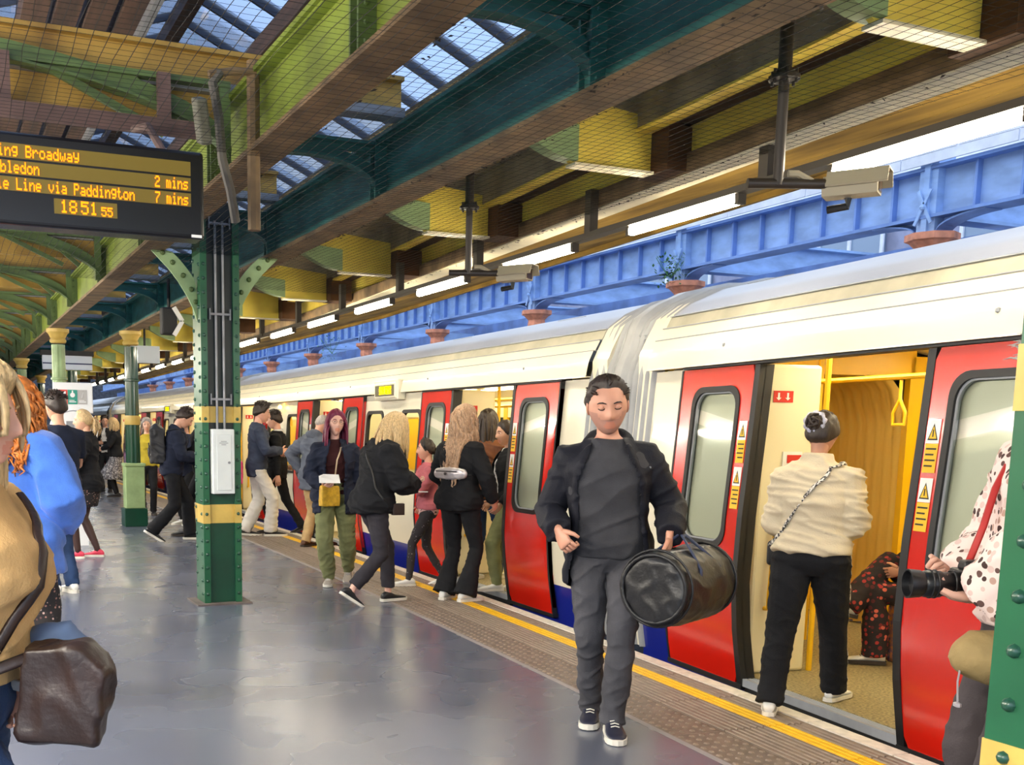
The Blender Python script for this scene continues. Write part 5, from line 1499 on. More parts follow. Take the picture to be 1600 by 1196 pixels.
        if hair.get('band'):
            m2 = MB(); m2.tube([Mh @ Vector((.083*math.cos(t)*1.0, .012+.10*math.sin(t)*.35, .128*math.sin(t))) if False else Mh @ Vector((.09*math.cos(t), .03, .02+.115*math.sin(t))) for t in [PI*i/16 for i in range(17)]], .011, 7)
            link('hair_band', fin(m2.mesh('hair_band', [hair['band']], 'all')), root)
        if hair.get('scrunchie'):
            m2 = MB(); bc = Vector(hair.get('at', (0,-.115,.02))); n = 30
            pts = [Mh @ (bc+Vector((.046*math.cos(2*PI*i/n), .006*math.sin(i*2.4)+.012, .046*math.sin(2*PI*i/n)))) for i in range(n)]
            m2.tube(pts, [.018+.005*math.sin(i*1.9) for i in range(n)], 8, 0, True)
            link('scrunchie', fin(m2.mesh('scrunchie', [hair['scrunchie']], 'all')), root)
    Mw = Matrix.Translation(loc) @ Matrix.Rotation(-R(heading),4,'Z') @ Matrix.Scale(k,4)
    info = dict(root=root, S=S, T=T, J=J, Mw=Mw, k=k, Mh=Mh, loft=loft, fin=fin)
    info['w'] = lambda p: Mw @ Vector(p)
    def tp(phi, z, off):            # a point on the clothed torso: phi 0 = front, 90 = the person's right
        rx, ry, cy = tsec(T, max(z,.86)); a = R(90-phi); return Mw @ S(((rx+off)*math.cos(a), cy+(ry+off)*math.sin(a), z))
    info['tp'] = tp
    return info
def strap(name, info, path, off, wd, m, parent=None, extra0=None, extra1=None):
    """a flat strap over the clothed torso, through (phi, z) stations; own mesh in world space"""
    pts = []
    P = [(Vector((a,b))) for a,b in path]
    for i in range(len(P)-1):
        for t in range(4): q = P[i].lerp(P[i+1], t/4); pts.append(info['tp'](q.x, q.y, off))
    pts.append(info['tp'](P[-1].x, P[-1].y, off))
    if extra0: pts = [Vector(e) for e in extra0]+pts
    if extra1: pts += [Vector(e) for e in extra1]
    mb = MB(); mb.tube(pts, wd, 6, flat=.35)
    o = mb.build(name, [m], None, 'all')
    if parent is not None:
        o.parent = parent; o.matrix_parent_inverse = parent.matrix_basis.inverted()
    return o
# ------------------------------------------------------------------ people: cloth and hair colours
K_black = cloth('black', (26,27,31)); K_navy = cloth('navy', (30,36,54)); K_grey = cloth('charcoal', (62,62,66)); K_jet = cloth('jacket_black', (24,25,34), .7)
K_jean = cloth('black_denim', (72,72,77), var=.3, scale=5); K_blue = cloth('blue_denim', (44,66,104), var=.35, scale=4); K_cream = cloth('cream_shell', (214,200,172), .6, var=.08, scale=4)
K_beige = cloth('beige_knit', (196,158,106), .9, var=.12); K_card = cloth('blue_knit', (70,116,206), .95, sheen=.3); K_olive = cloth('olive_twill', (124,128,88)); K_white = cloth('white_denim', (214,210,202), var=.08)
K_khaki = cloth('khaki', (184,156,112)); K_slate = cloth('slate_coat', (92,98,112)); K_blaz = cloth('blazer_navy', (58,66,86)); K_maroon = cloth('maroon', (58,26,28)); K_pink = cloth('pink_jacket', (196,112,122)); K_rose = cloth('rose_shirt', (226,184,180))
K_brown = cloth('brown_leather', (104,62,36), .45); K_char = cloth('charcoal_trouser', (52,50,56)); K_yell = cloth('yellow_top', (196,176,60)); K_tee = cloth('white_tee', (222,222,222)); K_dgrey = cloth('dark_grey_trouser', (70,64,66))
K_tight = mat('tights_dark', (62,40,36), .6); K_shoeb = mat('shoe_black', (24,24,28), .5); K_shoen = mat('shoe_navy', (32,34,52), .5); K_shoew = mat('shoe_white', (226,226,222), .5); K_shoep = mat('shoe_pink', (222,66,92), .6)
K_shoeg = mat('shoe_grey', (158,150,140), .7); K_shoebr = mat('shoe_brown', (84,52,34), .5); K_sole = mat('sole_white', (222,218,206), .6); K_soled = mat('sole_dark', (52,44,38), .7)
K_bean = spotmat('bean_print', (228,206,198), [(60,40,36),(176,142,128),(205,178,170),(92,66,60)], 36, .85, .40)
K_floral = spotmat('floral_dark', (34,30,32), [(150,110,100),(60,50,50),(190,160,150),(90,60,60)], 45, .85, .30)
K_floral2 = spotmat('floral_red', (30,20,22), [(150,40,36),(110,30,30),(190,90,70),(80,24,26)], 26, .85, .36)
K_mottle = spotmat('mottled_grey', (120,118,122), [(70,70,76),(170,168,170),(96,94,100),(200,198,200)], 34, .9, .5)
K_speck = spotmat('speckled_legging', (46,42,46), [(120,112,116),(46,42,46),(90,84,90),(46,42,46)], 40, .85, .25)
H_dark = mat('hair_dark', (48,36,30), .5, var=.4, scale=30, stretch=(6,6,1)); H_brown = mat('hair_brown', (84,58,42), .5, var=.4, scale=30, stretch=(6,6,1))
H_blond = mat('hair_blond', (206,176,128), .5, var=.35, scale=26, stretch=(6,6,1)); H_long = mat('hair_ash', (176,142,112), .5, var=.45, scale=22, stretch=(6,6,1)); H_ging = mat('hair_ginger', (186,108,40), .55, var=.45, scale=24)
H_mag = mat('hair_magenta', (120,30,66), .45, var=.4, scale=26, stretch=(6,6,1)); H_grey = mat('hair_grey', (176,170,166), .6, var=.3, scale=26, stretch=(6,6,1)); H_gb = mat('hair_sand', (150,104,66), .6, var=.3, scale=26)
B_stub = mat('stubble', (180,132,114), .55)
M_leatherb = mat('leather_black', (28,28,30), .42, var=.3, scale=12, bump=.2, bscale=60); M_leatherbr = mat('leather_brown', (42,27,22), .45, var=.3, scale=10, bump=.2, bscale=60)
M_nylon = mat('nylon_black', (30,31,36), .55, var=.25, scale=10, bump=.3, bscale=50); M_silver = mat('silver_leather', (196,190,194), .32, metal=.5, bump=.3, bscale=30)
M_paper = mat('paper_white', (232,230,226), .7); M_phone = mat('phone_dark', (30,32,36), .2); M_phonew = mat('phone_white', (236,236,238), .25); M_yb = mat('bag_yellow', (206,162,40), .6, var=.2, scale=30)

def bagobj(name, mb, m, label, cat, loc=(0,0,0), rz=0, smooth='all', vox=None, wr=0):
    if vox:
        me = remesh(mb, vox, 4); wrinkle(me, wr, (9,9,9), 3.1); me.materials.append(m); me.polygons.foreach_set('use_smooth', [True]*len(me.polygons))
    else: me = mb.mesh(name, [m] if not isinstance(m, list) else m, smooth)
    return link(name, me, None, loc, rz, label=label, cat=cat)
def child_world(o, parent):
    o.parent = parent; o.matrix_parent_inverse = (Matrix.Translation(parent.location) @ parent.rotation_euler.to_matrix().to_4x4()).inverted(); return o

# 1 the man walking towards us
man = person('man walking towards the camera in an open black jacket, grey T-shirt and washed black jeans', (3.085,4.54,0), 213, 1.75, girth=1.10, hs=1.15, hw=1.09, side=3,
    feet={'R':(.055,-.12,.085,4,0),'L':(-.05,.13,.083,-6,0)}, knees={'R':(.02,1,0),'L':(0,1,0)}, lean=1,
    arms={'R':{'to':(.25,.20,1.03),'pole':(.45,-1,-.3),'curl':1.0,'dir':(-.35,.35,-.6),'palm':(-.5,-.6,.0)},'L':{'to':(-.28,.20,1.02),'pole':(-.5,-1,-.3),'curl':.95,'dir':(.05,.1,-1),'palm':(.9,-.2,0)}},
    head=(6,12,3), skin_rgb=(206,150,124), eyes='down', stub=B_stub, vox=.009,
    top2={'mat':K_grey,'off':.017,'hem':.89,'fold':.012,'fsc':(4,4,9),'sleeve':'none','top':1.47},
    top={'mat':K_jet,'off':.026,'hem':.74,'flare':.03,'open':True,'lapel':.155,'spread':.05,'fold':.012,'fsc':(6,6,10),'hood':True,'cuff':.008},
    bottom={'kind':'straight','mat':K_jean,'fold':.010,'fsc':(9,9,12)}, shoes={'mat':K_shoen,'sole':K_sole,'lace':K_sole,'s':1.05},
    hair={'style':'short','mat':H_dark,'th':.013,'line':[.088,.090,.082,.030,-.012,-.045,-.062],'len':.026,'n':60,'seed':4})
# snap buttons and pocket flaps on the jacket
mb = MB()
def mp(x, z, o=.034):
    rx, ry, cy = tsec(man['T'], max(z,.86)); return man['S']((x, cy+(ry+o)*math.sqrt(max(.05,1-(x/(rx+o))**2)), z))
for x, z in ((-.165,1.30),(-.185,1.315),(-.20,1.33),(-.16,1.08),(.165,1.30),(.165,1.1)): mb.ball(mp(x,z), .007, 6)
j_ = [c for c in man['root'].children if c.name.startswith('jacket')][0]
link('snap_buttons', man['fin'](mb.mesh('snap_buttons', [M_pipe], True)), j_)
mb = MB()
for sx in (-1,1): mb.box(sx*.19-.035,sx*.19+.035,.0,.03,1.0,1.13)
# duffel in his left hand
hL = man['w'](man['J']['wriL']+man['J']['hdirL']*.075)
mb = MB(); prof = [(-.27,.06),(-.265,.14),(-.25,.168),(-.15,.178),(0,.18),(.15,.178),(.25,.168),(.265,.14),(.27,.06)]
b = 24
for u, r_ in prof:
    for j in range(b):
        a = 2*PI*j/b; mb.v.append((r_*math.cos(a), u, r_*.98*math.sin(a)-(.012 if math.sin(a) < -.5 else 0)))
for i in range(len(prof)-1):
    for j in range(b): mb.f.append((i*b+j,i*b+(j+1)%b,(i+1)*b+(j+1)%b,(i+1)*b+j)); mb.m.append(0)
mb.f += [tuple(range(b))[::-1], tuple((len(prof)-1)*b+j for j in range(b))]; mb.m += [0,0]
dz = hL.z-.215
duf = empty('duffel_bag', (hL.x+.06,hL.y-.02,dz+.055), R(-64), label='black round-ended holdall carried by the man in the black jacket', cat='bag')
me = remesh(mb, .011, 3); wrinkle(me, .010, (9,9,9), 2.2); me.materials.append(M_leatherb); me.polygons.foreach_set('use_smooth', [True]*len(me.polygons)); link('barrel', me, duf)
mb = MB()
for u, r_, w_ in ((-.262,.162,.010),(.262,.162,.010),(-.236,.184,.007),(.236,.184,.007)):
    mb = MB(); mb.tube([(r_*math.cos(2*PI*i/28),u,r_*.985*math.sin(2*PI*i/28)) for i in range(28)], w_, 6, 0, True)
    mb.build('end_piping', [M_leatherb], duf, 'all')
for sx in (-1,1):
    mb = MB(); mb.tube([(sx*.166,-.11,-.02),(sx*.155,-.10,.09),(sx*.085,-.06,.165),(sx*.012,-.02,.232),(sx*.012,.02,.232),(sx*.085,.06,.165),(sx*.155,.10,.09),(sx*.166,.11,-.02)], .014, 8, flat=.45)
    mb.build('handle', [mat('webbing_navy', (46,56,84), .7)], duf, 'all')
mb = MB(); mb.tube([(.05,-.2,.17),(.05,.2,.17)], .006, 6); mb.build('zip', [M_pipe], duf)

# 2 the woman stepping into the train
cw = person('woman with a scrunchied bun, cream bomber jacket and black trousers stepping into the train', (4.36,4.48,0), 50, 1.62, True, 1.12,
    feet={'L':(-.15,-.27,.08,-6,0),'R':(.15,.27,.08,20,0)}, knees={'L':(-.2,1,0),'R':(.2,1,0)}, lean=1,
    arms={'R':{'to':(.17,.24,1.10),'pole':(.3,-1,-.6)},'L':{'to':(-.14,.25,1.10),'pole':(-.3,-1,-.6)}}, head=(-12,8,0), skin_rgb=(190,136,110), vox=.009,
    top={'mat':K_cream,'off':.034,'hem':.945,'flare':.01,'band':True,'puff':.012,'fold':.020,'fsc':(3.5,3.5,20),'collar':.05,'bulge':.012,'seed':5.2},
    bottom={'kind':'straight','mat':K_black,'off':.014,'stripe':K_tee,'waist':1.03,'legw':1.2}, shoes={'mat':K_shoew,'sole':K_sole},
    hair={'style':'bun','mat':H_dark,'at':(-.02,-.10,.055),'scrunchie':mat('scrunchie_lilac', (196,196,214), .6, var=.3, scale=30),'seed':3})
strap('cross_strap', cw, [(40,1.43),(90,1.47),(150,1.44),(180,1.33),(205,1.2),(232,1.07),(255,.97)], .058, .016, spotmat('strap_check', (210,204,196), [(40,38,40),(60,58,60),(230,226,220),(40,38,40)], 90, .8, .6), cw['root'])
mb = MB(); mb.box(-.035,.035,-.09,.09,-.07,.07); c_ = cw['w']((-.22,.10,.92))
bagobj('crossbody_bag', mb, M_leatherb, 'small black crossbody bag at the hip of the woman in the cream jacket', 'bag', c_, -R(50), vox=.012)

# 3 the photographer beside the near column
ph = person('grey-haired photographer in a bean-print shirt half hidden by the near green column', (3.105,2.24,0), -64, 1.80, girth=1.08,
    arms={'L':{'to':(-.15,.23,1.0),'pole':(-1,.5,-.25),'dir':(.6,.65,.0),'palm':(0,0,1),'curl':.8},'R':{'to':(.10,.19,1.02),'pole':(.8,-.6,-.5),'dir':(-.35,.9,.1),'palm':(-.6,0,.6),'curl':.7}},
    head=(0,12,0), skin_rgb=(206,160,140), lean=-4, vox=.011, eyes='down',
    top={'mat':K_bean,'off':.030,'hem':.90,'fold':.016,'fsc':(5,5,9),'collar':.02,'puff':.03,'name':'shirt'}, bottom={'kind':'straight','mat':K_dgrey,'off':.018}, shoes={'mat':K_shoeb,'sole':K_soled},
    hair={'style':'short','mat':H_grey,'th':.03,'len':.07,'seed':9,'line':LINE_FULL})
pc = ph['w']((-.07,.275,1.03))
pcam = empty('photo_camera', pc, R(64), label='black camera with a long lens held by the photographer at waist height', cat='camera')
mb = MB(); mb.box(-.07,.07,-.07,.0,-.045,.045); mb.prism([(-.035,.045),(-.02,.075),(.02,.075),(.035,.045)],'y',-.06,-.005); bevel(mb.build('camera_body', [M_black], pcam), .008)
mb = MB(); lens = MB(); lens.lathe([(.034,0),(.037,.01),(.037,.05),(.041,.055),(.041,.10),(.037,.105),(.042,.115),(.045,.15),(.040,.15),(.036,.13)], 20); lens.v = [(x,z,y) for x,y,z in lens.v]
lo = lens.build('lens', [mat('lens_black', (20,20,22), .35)], pcam, True)
mb = MB()
for q in (.02,.07,.085): mb.tube([(.042*math.cos(2*PI*i/20),q,.042*math.sin(2*PI*i/20)) for i in range(20)], .003, 5, 0, True)
mb.build('focus_ring', [M_black], lo)
mb = MB(); mb.ball((.045,-.03,.05),.011,8); mb.box(-.055,-.03,-.045,-.02,.045,.056); mb.build('dial', [M_pipe], pcam)
mb = MB(); mb.tube([ph['tp'](30,1.44,.04), ph['tp'](0,1.3,.05), ph['tp'](-5,1.18,.09), pc+Vector((.03,0,.05))], .012, 6, flat=.3); child_world(mb.build('neck_strap', [mat('strap_red', (170,34,30), .6)], None, 'all'), pcam)
mb = MB(); mb.ball((0,0,0),.11,12,0,(.75,1.1,.72)); pl = ph['w']((-.15,.20,.83))
pch = bagobj('belt_pouch', mb, mat('pouch_tan', (150,128,82), .8, var=.25, bump=.3), 'tan belt pouch on the hip of the photographer', 'pouch', pl, R(64), vox=.012, wr=.012)
mb = MB(); mb.tube([(-.03,.1,-.02),(-.03,.105,-.07),(-.03,.1,-.13)], .003, 5); mb.ball((-.03,.1,-.14),.012,6,0,(1.6,1,.8)); mb.build('zip_cord', [M_silver], pch)

# 4 blonde woman cut by the left edge
bw = person('blonde woman in a beige jumper and jeans cut by the left picture edge', (.012,2.73,0), 112, 1.63, True, 1.10,
    feet={'L':(-.08,-.28,.14,0,28),'R':(.08,.24,.09,0,-8)}, lean=5,
    arms={'R':{'to':(.20,-.14,.86),'pole':(.5,-1,0)},'L':{'to':(-.13,.10,.92),'pole':(-1,-.5,-.3)}}, head=(-6,0,0), skin_rgb=(226,168,142), vox=.010,
    top={'mat':K_beige,'off':.040,'hem':.98,'flare':.02,'fold':.022,'fsc':(3,3,7),'puff':.02,'name':'jumper','bulge':.02}, bottom={'kind':'straight','mat':K_blue,'off':.014}, shoes={'mat':K_shoew,'sole':K_sole},
    hair={'style':'bob','mat':H_blond,'len':.24,'n':110,'rad':.013,'seed':12,'th':.030,'amin':1.45,'flare':.03,'line':[.066,.060,.045,.01,-.04,-.07,-.075]})
hb_ = bw['w']((.08,.295,.965))
mb = MB(); mb.prism([(-.105,-.13),(.085,-.13),(.115,.04),(.05,.105),(-.08,.10)],'y',-.05,.05)
sb_ = bagobj('shoulder_bag', mb, M_leatherbr, 'dark brown leather bag swinging at the hip of the blonde woman at the left edge', 'bag', hb_, -R(112)+PI/2, vox=.012, wr=.012)
strap('shoulder_strap', bw, [(-40,1.45),(0,1.36),(20,1.2),(45,1.02)], .075, .014, M_leatherbr, sb_, None, [hb_+Vector((0,0,.10))])
mb = MB(); mb.ball((0,0,0),.095,10,0,(.5,1,.8)); d_ = bw['w']((-.10,.21,1.02))
dj = bagobj('denim_jacket', mb, mat('cloth_pale_denim', (96,116,150), .9, var=.25), 'folded pale denim jacket with a white edge over the arm of the blonde woman', 'jacket', d_, -R(112), vox=.013, wr=.02)
mb = MB(); mb.tube([(.02,.10,-.06),(.02,.0,-.105),(.02,-.09,-.08)], .014, 6); mb.build('white_edge', [K_tee], dj, True)

# 5 ginger woman
gw = person('ginger curly-haired woman in a bright blue cardigan seen from behind', (0.38,6.38,0), 25, 1.72, True, 1.08,
    arms={'R':{'to':(.22,.16,.98),'pole':(.6,-1,0)},'L':{'to':(-.25,.15,1.0),'pole':(-1,-.7,0)}}, head=(-20,5,0), skin_rgb=(226,176,150),
    top={'mat':K_card,'off':.05,'hem':.70,'flare':.07,'fold':.02,'fsc':(4,4,5),'puff':.028,'name':'cardigan'}, bottom={'kind':'wide','mat':K_floral}, shoes={'mat':K_shoeb,'sole':K_soled},
    hair={'style':'curly','mat':H_ging,'len':.36,'n':170,'rad':.011,'curl':.022,'seed':2,'th':.045,'amin':.8,'flare':.05})
# 6 man in navy T-shirt
nm_ = person('man in a navy T-shirt with a bent bare arm behind the ginger woman', (0.98,10.1,0), -25, 1.80, girth=1.05,
    arms={'R':{'to':(.12,.30,1.05),'pole':(1,-.9,-.4),'palm':(-.3,0,-.9)},'L':{'to':(-.2,.2,1.0),'pole':(-1,-.7,0)}}, skin_rgb=(206,156,128),
    top={'mat':K_navy,'off':.02,'hem':.86,'sleeve':'short','name':'t_shirt'}, bottom={'kind':'straight','mat':K_blue}, shoes={'mat':K_shoew,'sole':K_sole}, hair={'style':'short','mat':H_dark,'seed':6})
# 7 blonde woman in pink shoes
pk_ = person('blonde woman in a black jacket, dark tights and pink trainers looking left', (1.56,12.86,0), -72, 1.69, True, 1.05,
    feet={'L':(-.09,.12,.08,-5,0),'R':(.09,-.08,.08,5,0)}, arms={'R':{'to':(.22,.26,1.10),'pole':(.8,-.8,-.3)},'L':{'to':(-.2,.3,1.05),'pole':(-.8,-.8,-.4)}}, head=(8,4,0), skin_rgb=(222,170,140), vox=.012,
    top={'mat':K_black,'off':.034,'hem':.80,'flare':.02,'fold':.015,'collar':.03}, bottom={'kind':'skirt','hem':.62,'mat':K_floral,'flare':.05,'off':.016,'tights':K_tight}, shoes={'mat':K_shoep,'sole':K_sole,'lace':K_tee},
    hair={'style':'tail','mat':H_blond,'seed':8,'at':(0,-.10,.0)})
mb = MB()
for k in range(7): mb.ball((.012*math.sin(k),.02*math.sin(k*.9),-.09*k),.09,10,0,(.62,1.05,.62))
mb.ball((0,0,.05),.10,10,0,(.8,1.2,.6))
bagobj('puffer_coat', mb, mat('puffer_black', (32,36,50), .5, var=.2), 'dark quilted puffer coat hanging over the arm of the woman in pink trainers', 'coat', pk_['w']((-.02,.32,.98)), R(72), vox=.014, wr=.006)
mb = MB(); mb.prism([(-.12,-.18),(.10,-.2),(.13,.16),(-.11,.17)],'y',-.03,.03)
bagobj('tote_bag', mb, mat('canvas_white', (206,202,190), .9, var=.1), 'white cloth tote bag under the arm of the woman in pink trainers', 'bag', pk_['w']((-.26,.16,.98)), R(100), vox=.014, wr=.012)
# 8, 9 far pair
person('woman in a black top and mottled grey skirt standing far along the platform', (3.55,24.2,0), -70, 1.70, True, 1.1, arms={'L':{'to':(-.12,.28,1.08),'pole':(-1,-.5,-.3)},'R':{'to':(.05,.3,1.2),'pole':(1,-.5,-.5)}}, head=(0,10,0),
    top={'mat':K_black,'off':.022,'hem':.90}, bottom={'kind':'skirt','hem':.40,'mat':K_mottle,'flare':.10,'tights':K_black,'pleat':.02}, shoes={'mat':K_shoeb,'sole':K_soled}, hair={'style':'bob','mat':H_blond,'len':.16,'n':50,'seed':5}, vox=.02)
wt = person('man in a black waistcoat and white shirt behind the woman in the grey skirt', (3.62,26.3,0), 200, 1.78, head=(15,10,0), top2={'mat':K_tee,'off':.012,'hem':.9}, top={'mat':K_black,'off':.02,'hem':.88,'open':True,'lapel':.06},
    bottom={'kind':'straight','mat':K_black}, shoes={'mat':K_shoeb,'sole':K_soled}, hair={'style':'short','mat':H_dark}, vox=.02)
# 10 man with backpack
bp = person('young man with a black backpack bent over his phone, striding right', (2.86,14.5,0), 100, 1.80, girth=1.05, lean=9,
    feet={'L':(-.09,.22,.085,0,0),'R':(.09,-.26,.15,0,32)}, knees={'R':(0,1,0),'L':(0,1,0)}, arms={'R':{'to':(.08,.34,1.10),'pole':(.7,-.8,-.6),'dir':(-.2,.9,.2),'palm':(-.3,0,.9),'curl':.6},'L':{'to':(-.10,.36,1.02),'pole':(-.7,-.8,-.6),'dir':(.2,.9,.1),'palm':(.3,0,.9),'curl':.6}}, head=(0,32,0),
    top={'mat':K_navy,'off':.03,'hem':.86,'fold':.014,'collar':.02}, bottom={'kind':'wide','mat':K_black}, shoes={'mat':K_shoeb,'sole':K_sole,'s':1.12}, hair={'style':'short','mat':H_dark,'th':.024,'len':.05,'seed':3}, vox=.013)
mb = MB(); mb.box(-.15,.15,-.09,.09,-.24,.20); mb.ball((0,-.03,-.1),.15,10,0,(.9,.7,.9)); mb.ball((0,0,.2),.13,10,0,(1.1,.7,.6))
bk = bagobj('backpack', mb, M_nylon, 'bulky black backpack worn by the man looking at his phone', 'backpack', bp['w'](bp['S']((0,-.225,1.22))), -R(100), vox=.015, wr=.018)
for sx in (-1,1): strap('shoulder_strap', bp, [(sx*155,1.42),(sx*90,1.46),(sx*35,1.42),(sx*40,1.28),(sx*80,1.12)], .04, .018, M_nylon, bk)
mb = MB(); mb.tube([(-.1,-.10,-.2),(-.1,-.115,.02),(.1,-.115,.02),(.1,-.10,-.2)], .008, 6); mb.build('pocket_seam', [M_nylon], bk, True)
mb = MB(); mb.box(-.037,.037,-.075,.075,-.004,.004); bagobj('phone', mb, M_phone, 'dark phone in the hands of the backpack man', 'phone', bp['w']((0,.50,1.10)), -R(100), False)
# 11, 12, 13
person('person in a dark coat facing the backpack man, with white trainers', (3.55,16.9,0), 235, 1.68, girth=1.0, arms={'R':{'to':(.1,.3,1.05),'pole':(1,-.6,-.4)},'L':{'to':(-.1,.3,1.0),'pole':(-1,-.6,-.4)}}, head=(0,22,0), skin_rgb=(224,172,148),
    top={'mat':K_navy,'off':.03,'hem':.8}, bottom={'kind':'slim','mat':K_black}, shoes={'mat':K_shoew,'sole':K_sole}, hair={'style':'short','mat':H_brown}, vox=.016)
person('white-haired person in a yellow scarf top behind the far round column', (3.32,19.0,0), 190, 1.66, True, top={'mat':K_yell,'off':.02,'hem':.9}, bottom={'kind':'straight','mat':K_black}, shoes={'mat':K_shoeb,'sole':K_soled}, hair={'style':'bob','mat':H_grey,'len':.13,'n':50}, vox=.018, skin_rgb=(226,178,154))
bm_ = person('sandy-bearded man all in black just left of the big green column', (3.36,14.85,0), -75, 1.83, girth=1.08, feet={'L':(-.09,-.22,.085,-4,0),'R':(.09,.22,.085,8,0)}, arms={'L':{'to':(-.14,.28,1.08),'pole':(-1,-.6,-.3)},'R':{'to':(.14,.28,1.05),'pole':(1,-.6,-.3)}}, head=(0,8,0), skin_rgb=(222,164,136), stub=mat('ginger_beard', (160,98,58), .8),
    top={'mat':K_black,'off':.028,'hem':.85}, bottom={'kind':'straight','mat':K_black}, shoes={'mat':K_shoeb,'sole':K_soled}, hair={'style':'short','mat':H_gb,'th':.01,'tuft':0}, vox=.013)
mb = MB(); mb.prism([(-.09,-.06),(.09,-.06),(.08,.06),(-.08,.06)],'y',-.012,.012)
bagobj('red_booklet', mb, mat('booklet_red', (176,40,44), .5), 'red booklet held between the backpack man and the man in black', 'booklet', bm_['w']((-.05,.42,1.06)), R(75), False)
# 14, 15, 16
wj = person('dark-haired young man in a navy blazer and white jeans right of the big column', (4.12,14.8,0), 100, 1.86, lean=2, feet={'L':(-.09,-.16,.085,0,4),'R':(.09,.16,.085,0,0)}, arms={'R':{'to':(.12,.30,1.13),'pole':(.8,-.8,-.3)},'L':{'to':(-.12,.28,1.1),'pole':(-.8,-.8,-.3)}}, head=(0,12,0), skin_rgb=(226,172,150),
    top={'mat':K_blaz,'off':.026,'hem':.80,'collar':.02,'fold':.012}, bottom={'kind':'wide','mat':K_white,'fold':.012}, shoes={'mat':K_shoeb,'sole':K_sole}, hair={'style':'short','mat':H_dark,'th':.028,'len':.06,'seed':11}, vox=.013)
mb = MB(); mb.prism([(-.14,-.16),(.14,-.16),(.12,.14),(-.12,.14)],'y',-.05,.05)
bagobj('pink_bag', mb, mat('bag_pink', (206,60,110), .6), 'bright pink bag showing between the big column and the white jeans', 'bag', wj['w']((.1,-.26,.86)), -R(100), vox=.014, wr=.01)
person('man in a black suit and white collar beside the man in white jeans', (4.50,15.10,0), -62, 1.76, feet={'L':(-.08,.06,.085,0,0),'R':(.08,-.34,.12,10,20)}, arms={'L':{'to':(-.25,-.06,.84)},'R':{'to':(.24,.0,.84)}}, head=(0,10,0), skin_rgb=(222,170,146),
    top2={'mat':K_tee,'off':.012,'hem':.95,'collar':.02}, top={'mat':K_black,'off':.026,'hem':.80,'open':True,'lapel':.045}, bottom={'kind':'straight','mat':K_black}, shoes={'mat':K_shoeb,'sole':K_soled}, hair={'style':'short','mat':H_dark,'seed':14,'th':.022}, vox=.013)
person('grey-haired man in a slate hooded coat and khaki trousers boarding at the second doors', (4.45,13.2,0), 55, 1.72, girth=1.15, lean=6, feet={'L':(-.09,-.1,.085,0,0),'R':(.09,.1,.085,0,0)}, arms={'L':{'to':(-.28,.05,1.0),'pole':(-1,-.4,0)},'R':{'to':(.3,.08,.98),'pole':(1,-.4,0)}}, head=(0,30,0), skin_rgb=(220,168,146),
    top={'mat':K_slate,'off':.035,'hem':.76,'flare':.03,'hood':True,'fold':.014}, bottom={'kind':'straight','mat':K_khaki,'off':.016}, shoes={'mat':K_shoebr,'sole':K_soled}, hair={'style':'balding','mat':H_grey}, vox=.013)
# 17 magenta-haired woman
mg = person('magenta-haired woman in glasses, dark cardigan and olive trousers holding papers', (3.52,9.87,0), 205, 1.67, True, 1.10, twist=8, feet={'R':(.05,.06,.085,0,0),'L':(-.12,-.30,.13,0,25)},
    arms={'R':{'to':(.08,.26,1.02),'pole':(1,-.6,-.3),'dir':(-.5,.7,.1),'palm':(-.4,0,.9),'curl':.6},'L':{'to':(-.30,-.05,.86),'pole':(-1,-.6,0)}}, head=(14,-6,-4), skin_rgb=(226,178,160), glasses=True, vox=.010,
    top2={'mat':K_maroon,'off':.010,'hem':.92}, top={'mat':K_navy,'off':.036,'hem':.74,'flare':.04,'open':True,'lapel':.10,'spread':.03,'fold':.016,'name':'cardigan'}, bottom={'kind':'cargo','mat':K_olive,'fold':.012,'off':.016}, shoes={'mat':K_shoeg,'sole':K_sole,'lace':K_tee},
    hair={'style':'bob','mat':H_mag,'len':.24,'n':110,'rad':.012,'seed':21,'th':.022,'amin':.95})
pp = mg['w']((.02,.37,1.06))
mb = MB()
for k in range(4):
    q = [(-.11+.012*k,.035-.006*k,.0+.004*k),(.09,.03-.008*k,.012*k),(.10-.015*k,-.02+.012*k,.065+.006*k),(-.09,-.03+.008*k,.07+.003*k)]
    mb.add(q+[(a,b-.0015,c) for a,b,c in q], [(0,1,2,3),(7,6,5,4),(0,4,5,1),(1,5,6,2),(2,6,7,3),(3,7,4,0)])
bagobj('folded_papers', mb, M_paper, 'crumpled white papers in the hand of the magenta-haired woman', 'papers', pp, -R(205), False)
mb = MB(); mb.box(-.09,.09,-.045,.045,-.10,.09); yb_ = bagobj('yellow_bag', mb, M_yb, 'small yellow bag on a pale strap at the front of the magenta-haired woman', 'bag', mg['w']((.03,.25,.93)), -R(205)+.5, vox=.011, wr=.006)
strap('bag_strap', mg, [(-60,1.45),(-20,1.40),(-5,1.28),(0,1.12),(5,1.0)], .02, .008, mat('strap_pale', (206,182,150), .6), yb_)
